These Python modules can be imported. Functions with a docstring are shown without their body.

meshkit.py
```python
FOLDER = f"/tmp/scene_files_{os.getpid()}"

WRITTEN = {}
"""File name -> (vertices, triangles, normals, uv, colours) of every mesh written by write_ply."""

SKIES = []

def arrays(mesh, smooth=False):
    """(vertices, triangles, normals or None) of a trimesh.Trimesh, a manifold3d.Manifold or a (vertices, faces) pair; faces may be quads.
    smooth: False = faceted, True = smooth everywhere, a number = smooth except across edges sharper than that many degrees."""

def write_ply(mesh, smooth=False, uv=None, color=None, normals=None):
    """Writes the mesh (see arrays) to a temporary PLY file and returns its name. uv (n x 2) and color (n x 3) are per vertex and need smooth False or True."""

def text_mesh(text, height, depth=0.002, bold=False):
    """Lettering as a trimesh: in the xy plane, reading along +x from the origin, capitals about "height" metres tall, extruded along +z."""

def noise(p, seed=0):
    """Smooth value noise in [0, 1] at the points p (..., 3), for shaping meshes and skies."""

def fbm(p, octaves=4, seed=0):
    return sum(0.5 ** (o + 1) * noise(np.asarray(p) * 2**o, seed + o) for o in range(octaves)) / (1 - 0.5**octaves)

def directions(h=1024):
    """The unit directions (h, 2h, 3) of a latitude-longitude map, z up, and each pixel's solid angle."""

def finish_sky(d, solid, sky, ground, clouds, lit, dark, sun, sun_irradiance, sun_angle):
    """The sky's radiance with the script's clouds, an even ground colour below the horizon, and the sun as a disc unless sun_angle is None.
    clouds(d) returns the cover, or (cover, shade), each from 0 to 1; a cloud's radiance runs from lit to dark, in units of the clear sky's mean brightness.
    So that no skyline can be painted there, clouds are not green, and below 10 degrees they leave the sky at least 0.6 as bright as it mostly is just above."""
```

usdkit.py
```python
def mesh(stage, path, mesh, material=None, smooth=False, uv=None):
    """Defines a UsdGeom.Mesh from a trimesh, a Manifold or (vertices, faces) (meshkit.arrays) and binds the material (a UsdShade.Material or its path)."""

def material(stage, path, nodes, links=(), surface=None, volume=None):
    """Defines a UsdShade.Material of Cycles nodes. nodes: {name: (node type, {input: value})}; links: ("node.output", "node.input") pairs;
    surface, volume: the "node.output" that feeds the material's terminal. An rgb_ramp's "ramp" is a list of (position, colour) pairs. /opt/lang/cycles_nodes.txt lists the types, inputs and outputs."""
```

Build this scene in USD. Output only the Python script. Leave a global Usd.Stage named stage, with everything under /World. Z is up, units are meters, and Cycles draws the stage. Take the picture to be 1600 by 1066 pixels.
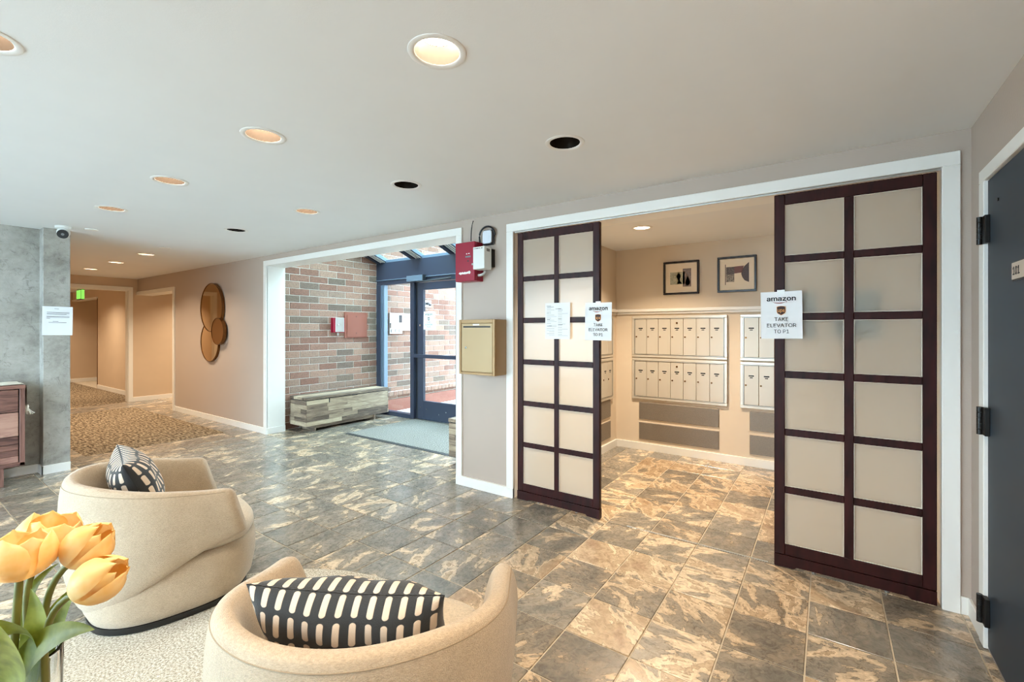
import math, random
import numpy as np, trimesh
from shapely.geometry import Polygon, box as sbox, Point
from shapely.ops import unary_union
from pxr import Usd, UsdGeom, UsdLux, UsdShade, Gf, Sdf, Vt
import usdkit, meshkit

random.seed(7)
RNG = np.random.default_rng(11)
stage = Usd.Stage.CreateInMemory()
UsdGeom.SetStageUpAxis(stage, 'Z'); UsdGeom.SetStageMetersPerUnit(stage, 1.0)
UsdGeom.Xform.Define(stage, '/World'); UsdGeom.Scope.Define(stage, '/World/Looks')

# ------------------------------------------------------------------ camera
FPX, YAW, Y0, EYE = 708.3, 34.805, 515.4, 1.429          # focal length in pixels of the 1600 px frame, heading, horizon row, eye height
cam = UsdGeom.Camera.Define(stage, '/World/Camera')
cam.CreateHorizontalApertureAttr(36.0); cam.CreateVerticalApertureAttr(36.0 * 1066 / 1600)
cam.CreateFocalLengthAttr(36.0 * FPX / 1600)
cam.CreateVerticalApertureOffsetAttr(-36.0 * (533 - Y0) / 1600)
cam.CreateClippingRangeAttr((0.05, 200.0))
cam.CreateExposureAttr(0.20)
cam.AddTranslateOp().Set((0, 0, EYE)); cam.AddRotateXYZOp().Set((90, 0, YAW))

# ------------------------------------------------------------------ sky and daylight
SKY = 4.8
dome = UsdLux.DomeLight.Define(stage, '/World/sky_light')
dome.CreateColorAttr((0.63, 0.83, 1.0)); dome.CreateIntensityAttr(SKY)
WARM = (1.0, 0.82, 0.61)
LAMP = 310.0                                               # radiance of a lit downlight lamp

# ------------------------------------------------------------------ helpers: naming, things, parts
USED = {}
def numbered(parent, name):
    k = (str(parent), name); n = USED.get(k, 0); USED[k] = n + 1
    return name if n == 0 else f'{name}_{n:03d}'
def tags(prim, label=None, cat=None, group=None, kind=None):
    for k, v in (('label', label), ('category', cat), ('group', group), ('kind', kind)):
        if v: prim.SetCustomDataByKey(k, v)
class Thing:
    """an Xform directly under /World; parts are given in local coordinates, or in world coordinates with world=True"""
    def __init__(s, name, label, cat, loc=(0, 0, 0), rotz=0, group=None, kind=None):
        s.name = name; s.path = '/World/' + numbered('/World', name); s.loc = np.array(loc, float); s.rotz = rotz
        s.x = UsdGeom.Xform.Define(stage, s.path); s.x.AddTranslateOp().Set(tuple(float(v) for v in loc)); s.x.AddRotateZOp().Set(float(rotz))
        s.label, s.cat, s.group, s.kind = label, cat, group, kind
        tags(s.x.GetPrim(), label, cat, group, kind)
    def part(s, name, mesh, mat, under=None, smooth=False, label=None, world=False, seed=None, uv=None, kind=None):
        base = under or s.path; path = base + '/' + numbered(base, name)
        if world:
            mesh = as_mesh(mesh).copy(); mesh.apply_translation(-s.loc)
            if s.rotz: mesh.apply_transform(trimesh.transformations.rotation_matrix(-math.radians(s.rotz), [0, 0, 1]))
        m = usdkit.mesh(stage, path, mesh, mat, smooth=smooth, uv=uv)
        if seed is not None: set_seed(m, seed)
        tags(m.GetPrim(), label, None, None, kind)
        return path
    def copy(s, label, loc, rotz=0, group=None):
        p = '/World/' + numbered('/World', s.name); x = UsdGeom.Xform.Define(stage, p)
        x.GetPrim().GetReferences().AddInternalReference(s.path)
        x.GetPrim().GetAttribute('xformOp:translate').Set(Gf.Vec3d(*[float(v) for v in loc])); x.GetPrim().GetAttribute('xformOp:rotateZ').Set(float(rotz))
        x.GetPrim().SetInstanceable(True); tags(x.GetPrim(), label, s.cat, group or s.group)
        return p
def solo(name, mesh, mat, label, cat, group=None, kind=None, smooth=False, seed=None, uv=None):
    p = '/World/' + numbered('/World', name); m = usdkit.mesh(stage, p, mesh, mat, smooth=smooth, uv=uv)
    if seed is not None: set_seed(m, seed)
    tags(m.GetPrim(), label, cat, group, kind); return p
def set_seed(m, seed):
    v = (seed, (seed * 7.31) % 1.0, (seed * 13.7) % 1.0)
    n = len(m.GetPointsAttr().Get())
    pv = UsdGeom.PrimvarsAPI(m).CreatePrimvar('seed', Sdf.ValueTypeNames.Color3fArray, 'vertex')
    pv.Set(Vt.Vec3fArray([Gf.Vec3f(*v)] * n))

# ------------------------------------------------------------------ helpers: meshes
def as_mesh(m):
    if isinstance(m, trimesh.Trimesh): return m
    v, f, _ = meshkit.arrays(m); return trimesh.Trimesh(v, f, process=False)
_c = np.array([[sx, sy, sz] for sx in (-1, 1) for sy in (-1, 1) for sz in (-1, 1)], float)
_p = np.concatenate([_c * [1, .8, .8], _c * [.8, 1, .8], _c * [.8, .8, 1]])
_h = trimesh.convex.convex_hull(_p)
_map = [int(np.argmin(((_p - v) ** 2).sum(1))) for v in _h.vertices]
_BF = np.array([[_map[i] for i in f] for f in _h.faces])
_BS, _BI = np.tile(_c, (3, 1)), np.repeat(np.eye(3), 8, 0)
def bx(x0, x1, y0, y1, z0, z1, r=0.002):
    """a box with chamfered edges"""
    x0, x1 = min(x0, x1), max(x0, x1); y0, y1 = min(y0, y1), max(y0, y1); z0, z1 = min(z0, z1), max(z0, z1)
    h = np.array([x1 - x0, y1 - y0, z1 - z0]) / 2; c = np.array([x1 + x0, y1 + y0, z1 + z0]) / 2
    r = min(r, h.min() * .6)
    return trimesh.Trimesh(c + _BS * (h - r * (1 - _BI)), _BF, process=False)
def sharp(x0, x1, y0, y1, z0, z1):
    b = trimesh.creation.box([abs(x1 - x0), abs(y1 - y0), abs(z1 - z0)]); b.apply_translation([(x0 + x1) / 2, (y0 + y1) / 2, (z0 + z1) / 2]); return b
def cat(*ms):
    out = []
    for m in ms: out += [as_mesh(q) for q in (m if isinstance(m, (list, tuple)) else [m])]
    return trimesh.util.concatenate(out)
def cyl(p0, p1, r, n=20):
    return trimesh.creation.cylinder(radius=r, segment=[p0, p1], sections=n)
def extr(poly, h, z=0):
    gs = getattr(poly, 'geoms', [poly])
    m = trimesh.util.concatenate([trimesh.creation.extrude_polygon(g, h, engine='earcut') for g in gs]); m.apply_translation([0, 0, z]); return m
def lathe(prof, n=36, c=(0, 0, 0)):
    prof = np.array(prof, float); a = np.linspace(0, 2 * np.pi, n, endpoint=False)
    v = np.stack([prof[:, None, 0] * np.cos(a), prof[:, None, 0] * np.sin(a), np.repeat(prof[:, 1:2], n, 1)], -1).reshape(-1, 3)
    f = []
    for i in range(len(prof) - 1):
        for j in range(n):
            k = (j + 1) % n; f += [[i * n + j, i * n + k, (i + 1) * n + k], [i * n + j, (i + 1) * n + k, (i + 1) * n + j]]
    return trimesh.Trimesh(v + np.array(c), f, process=False)
def tube(pts, r, n=10):
    pts = np.array(pts, float); rr = np.broadcast_to(np.asarray(r, float), len(pts)); t = np.gradient(pts, axis=0); t /= np.linalg.norm(t, axis=1, keepdims=True)
    ref = np.array([0, 0, 1.0]) if abs(t[:, 2]).mean() < .8 else np.array([1.0, 0, 0])
    v, f, a = [], [], np.linspace(0, 2 * np.pi, n, endpoint=False)
    for p, d, q in zip(pts, t, rr):
        u = np.cross(ref, d); u /= np.linalg.norm(u); w = np.cross(d, u)
        v.append(p + q * (np.cos(a)[:, None] * u + np.sin(a)[:, None] * w))
    for i in range(len(pts) - 1):
        for j in range(n):
            k = (j + 1) % n; f += [[i * n + j, i * n + k, (i + 1) * n + k], [i * n + j, (i + 1) * n + k, (i + 1) * n + j]]
    v = np.vstack(v + [pts[:1], pts[-1:]]); e = len(v)
    for j in range(n):
        k = (j + 1) % n; f += [[k, j, e - 2], [(len(pts) - 1) * n + j, (len(pts) - 1) * n + k, e - 1]]
    return trimesh.Trimesh(v, f, process=False)
def spline(pts, n):
    pts = np.array(pts, float); s = np.concatenate([[0], np.cumsum(np.linalg.norm(np.diff(pts, axis=0), axis=1))])
    from scipy.interpolate import CubicSpline
    return CubicSpline(s, pts)(np.linspace(0, s[-1], n))
def gridmesh(P, close_u=False):
    """P: (nu, nv, 3) points -> quads as triangles"""
    nu, nv, _ = P.shape; f = []
    for i in range(nu if close_u else nu - 1):
        a = np.arange(nv - 1); i2 = (i + 1) % nu
        q = np.stack([i * nv + a, i * nv + a + 1, i2 * nv + a + 1, i2 * nv + a], 1); f += [q[:, [0, 1, 2]], q[:, [0, 2, 3]]]
    return trimesh.Trimesh(P.reshape(-1, 3), np.vstack(f), process=False)
def place(m, o, ax, ay, az):
    """local xyz -> world: o + x*ax + y*ay + z*az"""
    m = as_mesh(m).copy(); m.vertices = np.array(o, float) + m.vertices @ np.array([ax, ay, az], float)
    if np.linalg.det(np.array([ax, ay, az], float)) < 0: m.faces = m.faces[:, ::-1]
    return m
FRONT = ((1, 0, 0), (0, 0, 1), (0, -1, 0))                  # writing on a face that looks towards -Y
EAST = ((0, 1, 0), (0, 0, 1), (1, 0, 0))                    # on a face that looks towards +X
WEST = ((0, -1, 0), (0, 0, 1), (-1, 0, 0))                  # on a face that looks towards -X
def text(s, h, o, axes, bold=False, center=False, width=None, depth=.0006):
    m = meshkit.text_mesh(s, h, depth, bold)
    if width: m.vertices[:, 0] *= width / (m.bounds[1][0] - m.bounds[0][0])
    if center: m.apply_translation([-m.bounds[:, 0].mean(), 0, 0])
    return place(m, o, *axes)
def annulus(r0, r1, h, z, c=(0, 0), n=40):
    return extr(Point(*c).buffer(r1, n // 4).difference(Point(*c).buffer(r0, n // 4)), h, z)

# ------------------------------------------------------------------ materials
def mat(name, nodes, links, surface='p.BSDF'):
    return usdkit.material(stage, '/World/Looks/' + name, nodes, links, surface=surface)
def plain(name, c, rough=.5, metal=0, spec=.5, var=0, vscale=(3, 3, 3), bump=0, bscale=200, coat=0, sheen=0, detail=4, transl=None):
    n = {'p': ('principled_bsdf', {'base_color': c, 'roughness': rough, 'metallic': metal, 'specular_ior_level': spec, 'coat_weight': coat, 'sheen_weight': sheen})}; l = []
    if var or bump: n['g'] = ('geometry', {})
    if var:
        n['m'] = ('mapping', {'scale': vscale}); n['n'] = ('noise_texture', {'scale': 1.0, 'detail': detail, 'roughness': .6})
        n['r'] = ('rgb_ramp', {'ramp': [(.25, [x * (1 - var) for x in c]), (.75, [min(1, x * (1 + var)) for x in c])]})
        l += [('g.position', 'm.vector'), ('m.vector', 'n.vector'), ('n.fac', 'r.fac'), ('r.color', 'p.base_color')]
    if bump:
        n['bn'] = ('noise_texture', {'scale': bscale, 'detail': 3.0}); n['b'] = ('bump', {'strength': 1.0, 'distance': bump})
        l += [('g.position', 'bn.vector'), ('bn.fac', 'b.height'), ('b.normal', 'p.normal')]
    return mat(name, n, l)
def emit(name, c, s):
    return mat(name, {'e': ('emission', {'color': c, 'strength': s})}, [], 'e.emission')
def lin(r, g, b):
    return tuple(((x / 255 + .055) / 1.055) ** 2.4 if x > 10 else x / 255 / 12.92 for x in (r, g, b))

PAINT = plain('wall_paint', lin(182, 166, 152), .6, var=.03, vscale=(1.3, 1.3, 1.3), bump=.0006, bscale=120)
PAINT_LAMPLIT = plain('lamplit_paint', lin(205, 182, 155), .6, var=.03, bump=.0005, bscale=120)  # same paint as the lobby, with warm hall lamplight put into its colour
ALCOVE = plain('alcove_paint', lin(214, 198, 176), .6, var=.02, bump=.001, bscale=70)
CEIL = plain('ceiling_paint', lin(224, 223, 221), .75, var=.015, bump=.0003, bscale=160)
WHITE = plain('white_trim', lin(232, 229, 222), .35)
CONCRETE_N = {'g': ('geometry', {}), 'm': ('mapping', {'scale': (1.2, 1.2, 1.3)}), 'n': ('noise_texture', {'scale': 2.6, 'detail': 9.0, 'roughness': .7, 'distortion': .1}),
              'r': ('rgb_ramp', {'ramp': [(.28, lin(120, 116, 108)), (.5, lin(166, 162, 153)), (.75, lin(192, 189, 181))]}),
              'n2': ('noise_texture', {'scale': 13.0, 'detail': 7.0, 'roughness': .82, 'distortion': .8}), 'r2': ('rgb_ramp', {'ramp': [(.54, (1, 1, 1)), (.66, (.5, .49, .47))]}),
              'x': ('mix_color', {'blend_type': 'multiply', 'fac': .8}), 'b': ('bump', {'strength': .6, 'distance': .004}), 'p': ('principled_bsdf', {'roughness': .6})}
CONCRETE = mat('concrete', CONCRETE_N, [('g.position', 'm.vector'), ('m.vector', 'n.vector'), ('n.fac', 'r.fac'), ('g.position', 'n2.vector'), ('n2.fac', 'r2.fac'), ('r.color', 'x.a'), ('r2.color', 'x.b'),
                ('x.result', 'p.base_color'), ('r2.color', 'b.height'), ('b.normal', 'p.normal')])
def slate(name='slate'):
    n = {'g': ('geometry', {}), 'a': ('attribute', {'attribute': 'seed'}), 'sc': ('vector_math', {'math_type': 'scale', 'scale': 37.0}), 'sep': ('separate_color', {}),
         'an': ('math', {'math_type': 'multiply', 'value2': 6.283}), 'rot': ('vector_rotate', {'rotate_type': 'z_axis'}), 'add': ('vector_math', {'math_type': 'add'}),
         'st': ('mapping', {'scale': (1.0, 1.9, 1.0)}),
         'n1': ('noise_texture', {'scale': 4.2, 'detail': 10.0, 'roughness': .58, 'distortion': .35}),
         'sh': ('math', {'math_type': 'multiply_add', 'value2': .26, 'value3': -.13}), 'tot': ('math', {'math_type': 'add'}),
         'r1': ('rgb_ramp', {'ramp': [(.28, lin(96, 92, 85)), (.395, lin(120, 113, 103)), (.405, lin(84, 77, 69)), (.415, lin(124, 116, 105)), (.49, lin(136, 126, 112)), (.50, lin(82, 73, 62)), (.51, lin(172, 154, 131)), (.57, lin(200, 180, 154)), (.588, lin(202, 182, 156)), (.596, lin(128, 108, 86)), (.61, lin(170, 149, 122)), (.78, lin(144, 119, 95))]}),
         'n2': ('noise_texture', {'scale': 26.0, 'detail': 8.0, 'roughness': .7, 'distortion': 1.2}), 'r2': ('rgb_ramp', {'ramp': [(.3, (.55, .53, .51)), (.48, (1, 1, 1)), (.72, (1.4, 1.37, 1.33))]}),
         'x': ('mix_color', {'blend_type': 'multiply', 'fac': .7, 'use_clamp_result': False}),
         'tr': ('rgb_ramp', {'ramp': [(0, (1.02, 1.04, 1.04)), (.28, (1.34, 1.33, 1.30)), (.5, (1.1, 1.06, 1.0)), (.7, (1.06, .97, .86)), (1, (.85, .86, .84))]}), 'x2': ('mix_color', {'blend_type': 'multiply', 'fac': 1.0, 'use_clamp_result': False}),  # pale low end puts daylight brightness into the left tiles
         'h': ('math', {'math_type': 'multiply_add', 'value2': .35}), 'b': ('bump', {'strength': .8, 'distance': .0035}),
         'rr': ('map_range', {'from_min': .3, 'from_max': .7, 'to_min': .20, 'to_max': .40}), 'p': ('principled_bsdf', {'roughness': .34, 'specular_ior_level': .6, 'coat_weight': .55, 'coat_roughness': .16})}
    l = [('a.color', 'sep.color'), ('a.vector', 'sc.vector1'), ('sep.g', 'an.value1'), ('g.position', 'rot.vector'), ('an.value', 'rot.angle'), ('rot.vector', 'add.vector1'), ('sc.vector', 'add.vector2'),
         ('add.vector', 'st.vector'), ('st.vector', 'n1.vector'), ('sep.b', 'sh.value1'), ('n1.fac', 'tot.value1'), ('sh.value', 'tot.value2'), ('tot.value', 'r1.fac'), ('add.vector', 'n2.vector'), ('n2.fac', 'r2.fac'),
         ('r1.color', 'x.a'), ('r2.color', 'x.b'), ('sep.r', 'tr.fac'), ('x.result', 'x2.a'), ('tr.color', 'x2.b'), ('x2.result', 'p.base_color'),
         ('n2.fac', 'h.value1'), ('n1.fac', 'h.value3'), ('h.value', 'b.height'), ('b.normal', 'p.normal'), ('n2.fac', 'rr.value'), ('rr.result', 'p.roughness')]
    return mat(name, n, l)
SLATE = slate()
GROUT = plain('grout', lin(196, 182, 160), .8, var=.1, vscale=(20, 20, 20))
BRICK = mat('brick', {'a': ('attribute', {'attribute': 'seed'}), 'sep': ('separate_color', {}), 'g': ('geometry', {}),
    'r': ('rgb_ramp', {'ramp': [(0, lin(126, 90, 75)), (.3, lin(146, 110, 93)), (.6, lin(160, 128, 110)), (.80, lin(142, 119, 104)), (.86, lin(108, 92, 80)), (1, lin(122, 105, 90))]}),
    'n': ('noise_texture', {'scale': 60.0, 'detail': 5.0, 'roughness': .7}), 'r2': ('rgb_ramp', {'ramp': [(.3, (.5, .47, .46)), (.5, (1, 1, 1)), (.7, (1.3, 1.28, 1.26))]}),
    'x': ('mix_color', {'blend_type': 'multiply', 'fac': .8, 'use_clamp_result': False}), 'b': ('bump', {'strength': .7, 'distance': .003}), 'p': ('principled_bsdf', {'roughness': .85})},
    [('a.color', 'sep.color'), ('sep.r', 'r.fac'), ('g.position', 'n.vector'), ('n.fac', 'r2.fac'), ('r.color', 'x.a'), ('r2.color', 'x.b'), ('x.result', 'p.base_color'), ('n.fac', 'b.height'), ('b.normal', 'p.normal')])
MORTAR = plain('mortar', lin(206, 200, 192), .9, var=.06, vscale=(30, 30, 30), bump=.001, bscale=150)
def wood(name, cols, axis, rough=.6, k=1.0):
    s = {'x': (2.6, 22, 22), 'y': (22, 2.6, 22), 'z': (26, 26, 1.6)}[axis]
    n = {'g': ('geometry', {}), 'a': ('attribute', {'attribute': 'seed'}), 'sc': ('vector_math', {'math_type': 'scale', 'scale': 19.0}), 'add': ('vector_math', {'math_type': 'add'}), 'sep': ('separate_color', {}),
         'm': ('mapping', {'scale': s}), 'n': ('noise_texture', {'scale': k, 'detail': 7.0, 'roughness': .65, 'distortion': 1.2}), 'sh': ('math', {'math_type': 'multiply_add', 'value2': .55, 'value3': -.27}), 't': ('math', {'math_type': 'add'}),
         'r': ('rgb_ramp', {'ramp': [(.22, cols[0]), (.45, cols[1]), (.62, cols[2]), (.85, cols[3])]}), 'b': ('bump', {'strength': .5, 'distance': .002}), 'p': ('principled_bsdf', {'roughness': rough})}
    l = [('a.color', 'sep.color'), ('a.vector', 'sc.vector1'), ('g.position', 'add.vector1'), ('sc.vector', 'add.vector2'), ('add.vector', 'm.vector'), ('m.vector', 'n.vector'), ('n.fac', 't.value1'), ('sep.r', 'sh.value1'), ('sh.value', 't.value2'),
         ('t.value', 'r.fac'), ('r.color', 'p.base_color'), ('n.fac', 'b.height'), ('b.normal', 'p.normal')]
    return mat(name, n, l)
GREYWOOD = [lin(90, 76, 64), lin(140, 122, 103), lin(174, 156, 131), lin(198, 182, 154)]
BENCH_Y = wood('bench_wood', GREYWOOD, 'y'); BENCH_X = wood('bench_wood_end', GREYWOOD, 'x')
REDWOOD = [lin(78, 50, 44), lin(124, 86, 74), lin(150, 108, 94), lin(176, 136, 118)]
DRESS = wood('dresser_wood', REDWOOD, 'y', .55); DRESS_Z = wood('dresser_wood_upright', REDWOOD, 'z', .55)
DARKWOOD = mat('dark_mahogany', {'g': ('geometry', {}), 'm': ('mapping', {'scale': (20, 20, 4)}), 'n': ('noise_texture', {'scale': 1.5, 'detail': 5.0}),
    'r': ('rgb_ramp', {'ramp': [(.3, lin(34, 13, 12)), (.7, lin(58, 22, 20))]}), 'p': ('principled_bsdf', {'roughness': .45, 'specular_ior_level': .22})},
    [('g.position', 'm.vector'), ('m.vector', 'n.vector'), ('n.fac', 'r.fac'), ('r.color', 'p.base_color')])
SCHLICK = {'lw': ('layer_weight', {'blend': .5}), 'pw': ('math', {'math_type': 'power', 'value2': 4.0}), 'fr': ('math', {'math_type': 'multiply_add', 'value2': .6, 'value3': .035})}
SCHLICK_L = [('lw.facing', 'pw.value1'), ('pw.value', 'fr.value1')]
FROST = mat('frosted_glass', {**SCHLICK, 'd': ('diffuse_bsdf', {'color': lin(220, 214, 202)}), 't': ('translucent_bsdf', {'color': lin(236, 232, 224)}), 'mx': ('mix_closure', {'fac': .74}),
    'gl': ('glossy_bsdf', {'color': (.9, .9, .9), 'roughness': .18}), 'm2': ('mix_closure', {})},
    SCHLICK_L + [('d.BSDF', 'mx.closure1'), ('t.BSDF', 'mx.closure2'), ('fr.value', 'm2.fac'), ('mx.closure', 'm2.closure1'), ('gl.BSDF', 'm2.closure2')], 'm2.closure')
def clear_glass(name, tint, k=None):
    return mat(name, {**SCHLICK, 't': ('transparent_bsdf', {'color': tint}), 'gl': ('glossy_bsdf', {'color': (1, 1, 1), 'roughness': .02}), 'm': ('mix_closure', {})},
               SCHLICK_L + [('fr.value', 'm.fac'), ('t.BSDF', 'm.closure1'), ('gl.BSDF', 'm.closure2')], 'm.closure')
PANE = clear_glass('window_glass', (.95, .97, .97)); SKYPANE = clear_glass('skylight_glass', (.88, .95, .92)); VASEGLASS = mat('vase_glass', {'p': ('principled_bsdf', {'base_color': (.97, .99, .99), 'roughness': .02, 'transmission_weight': 1.0, 'ior': 1.45})}, [])
NAVY = plain('navy_frame', lin(52, 60, 78), .35, spec=.6); NAVY2 = plain('navy_frame_light', lin(120, 140, 160), .3, metal=.3)
BLACK = plain('black_metal', lin(24, 23, 22), .4, metal=.2); BLACKP = plain('black_print', lin(22, 20, 20), .6); GREYP = plain('grey_print', lin(120, 116, 112), .7); FAINTP = plain('faint_print', lin(168, 163, 155), .7)
STEEL = plain('brushed_steel', lin(190, 188, 182), .35, metal=.9); CHROME = plain('chrome', lin(220, 220, 215), .15, metal=1.0)
ALU = plain('mailbox_aluminium', lin(200, 192, 178), .42, metal=.35); ALU2 = plain('mailbox_frame_aluminium', lin(212, 205, 192), .35, metal=.5)
PITTED = plain('pitted_grey_panel', lin(132, 122, 110), .4, metal=.4, var=.1, vscale=(60, 60, 60), bump=.002, bscale=170)
PAPER = plain('paper', lin(236, 234, 232), .8); PAPER_BLUE = plain('paper_cool', lin(232, 234, 238), .8)
TAPE = plain('tape', lin(240, 240, 236), .3)
RED = plain('red_enamel', lin(150, 12, 44), .35); WHITEBOX = plain('white_enamel', lin(222, 222, 216), .4); GREYBOX = plain('pale_grey_plastic', lin(214, 220, 228), .4)
GOLD = plain('gold_paint', lin(166, 134, 92), .38, metal=.25); GOLD2 = plain('gold_paint_door', lin(176, 150, 110), .4, metal=.2)
BRONZE = plain('bronze', lin(120, 84, 48), .3, metal=.9); MIRROR = plain('bronze_mirror', lin(206, 180, 146), .03, metal=1.0); MIRROR_B = plain('bronze_matte_disc', lin(140, 98, 52), .35, metal=.8)
TERRA = plain('terracotta', lin(146, 88, 70), .6, var=.05); TERRAP = plain('terracotta_paint', lin(140, 78, 59), .45)
PAVE = plain('outdoor_concrete', lin(190, 192, 190), .8, var=.08, vscale=(4, 4, 4))
BLUEDOOR = plain('slate_blue_door', lin(42, 53, 63), .45, spec=.3, var=.04)
RING = plain('downlight_ring', lin(226, 222, 216), .4); CONE = plain('downlight_cone', (.016, .0118, .0088), .5, spec=.08)
LENS = emit('lamp_lens', (1.0, .88, .72), 9.0); LENS_OFF = plain('lamp_lens_off', lin(90, 84, 78), .2)
GREENSIGN = emit('green_sign_glow', (.30, .80, .12), 1.0); DARKP = plain('dark_plastic', lin(36, 38, 42), .4)
LCD = plain('grey_display', lin(120, 122, 124), .3); CREAMCLOTH = plain('cream_cloth', lin(232, 224, 208), .95, bump=.002, bscale=250)
CONDUIT = plain('grey_conduit', lin(186, 184, 180), .4)
def fabric(name, c, sc=330):
    n = {'g': ('geometry', {}), 'v': ('voronoi_texture', {'scale': float(sc)}), 'n': ('noise_texture', {'scale': 9.0, 'detail': 5.0, 'roughness': .6}), 'n2': ('noise_texture', {'scale': 190.0, 'detail': 3.0, 'roughness': .7}),
         'mm': ('mapping', {'scale': (.6, .6, 2.0)}),
         'r': ('rgb_ramp', {'ramp': [(.3, [x * .8 for x in c]), (.5, c), (.72, [min(1, x * 1.16) for x in c])]}), 'r2': ('rgb_ramp', {'ramp': [(.3, (.93, .93, .93)), (.7, (1.05, 1.05, 1.05))]}),
         'x': ('mix_color', {'blend_type': 'multiply', 'fac': 1.0, 'use_clamp_result': False}), 'b': ('bump', {'strength': .55, 'distance': .0022}), 'p': ('principled_bsdf', {'roughness': .95, 'sheen_weight': .25, 'specular_ior_level': .2})}
    l = [('g.position', 'v.vector'), ('g.position', 'n.vector'), ('g.position', 'mm.vector'), ('mm.vector', 'n2.vector'), ('n2.fac', 'r.fac'), ('n.fac', 'r2.fac'), ('r.color', 'x.a'), ('r2.color', 'x.b'), ('x.result', 'p.base_color'), ('v.distance', 'b.height'), ('b.normal', 'p.normal')]
    return mat(name, n, l)
BOUCLE = fabric('woven_beige_fabric', lin(176, 157, 133)); SEATFAB = fabric('woven_seat_fabric', lin(190, 174, 152), 260)
SEAM = plain('seam_thread', lin(146, 128, 104), .9)
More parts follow.
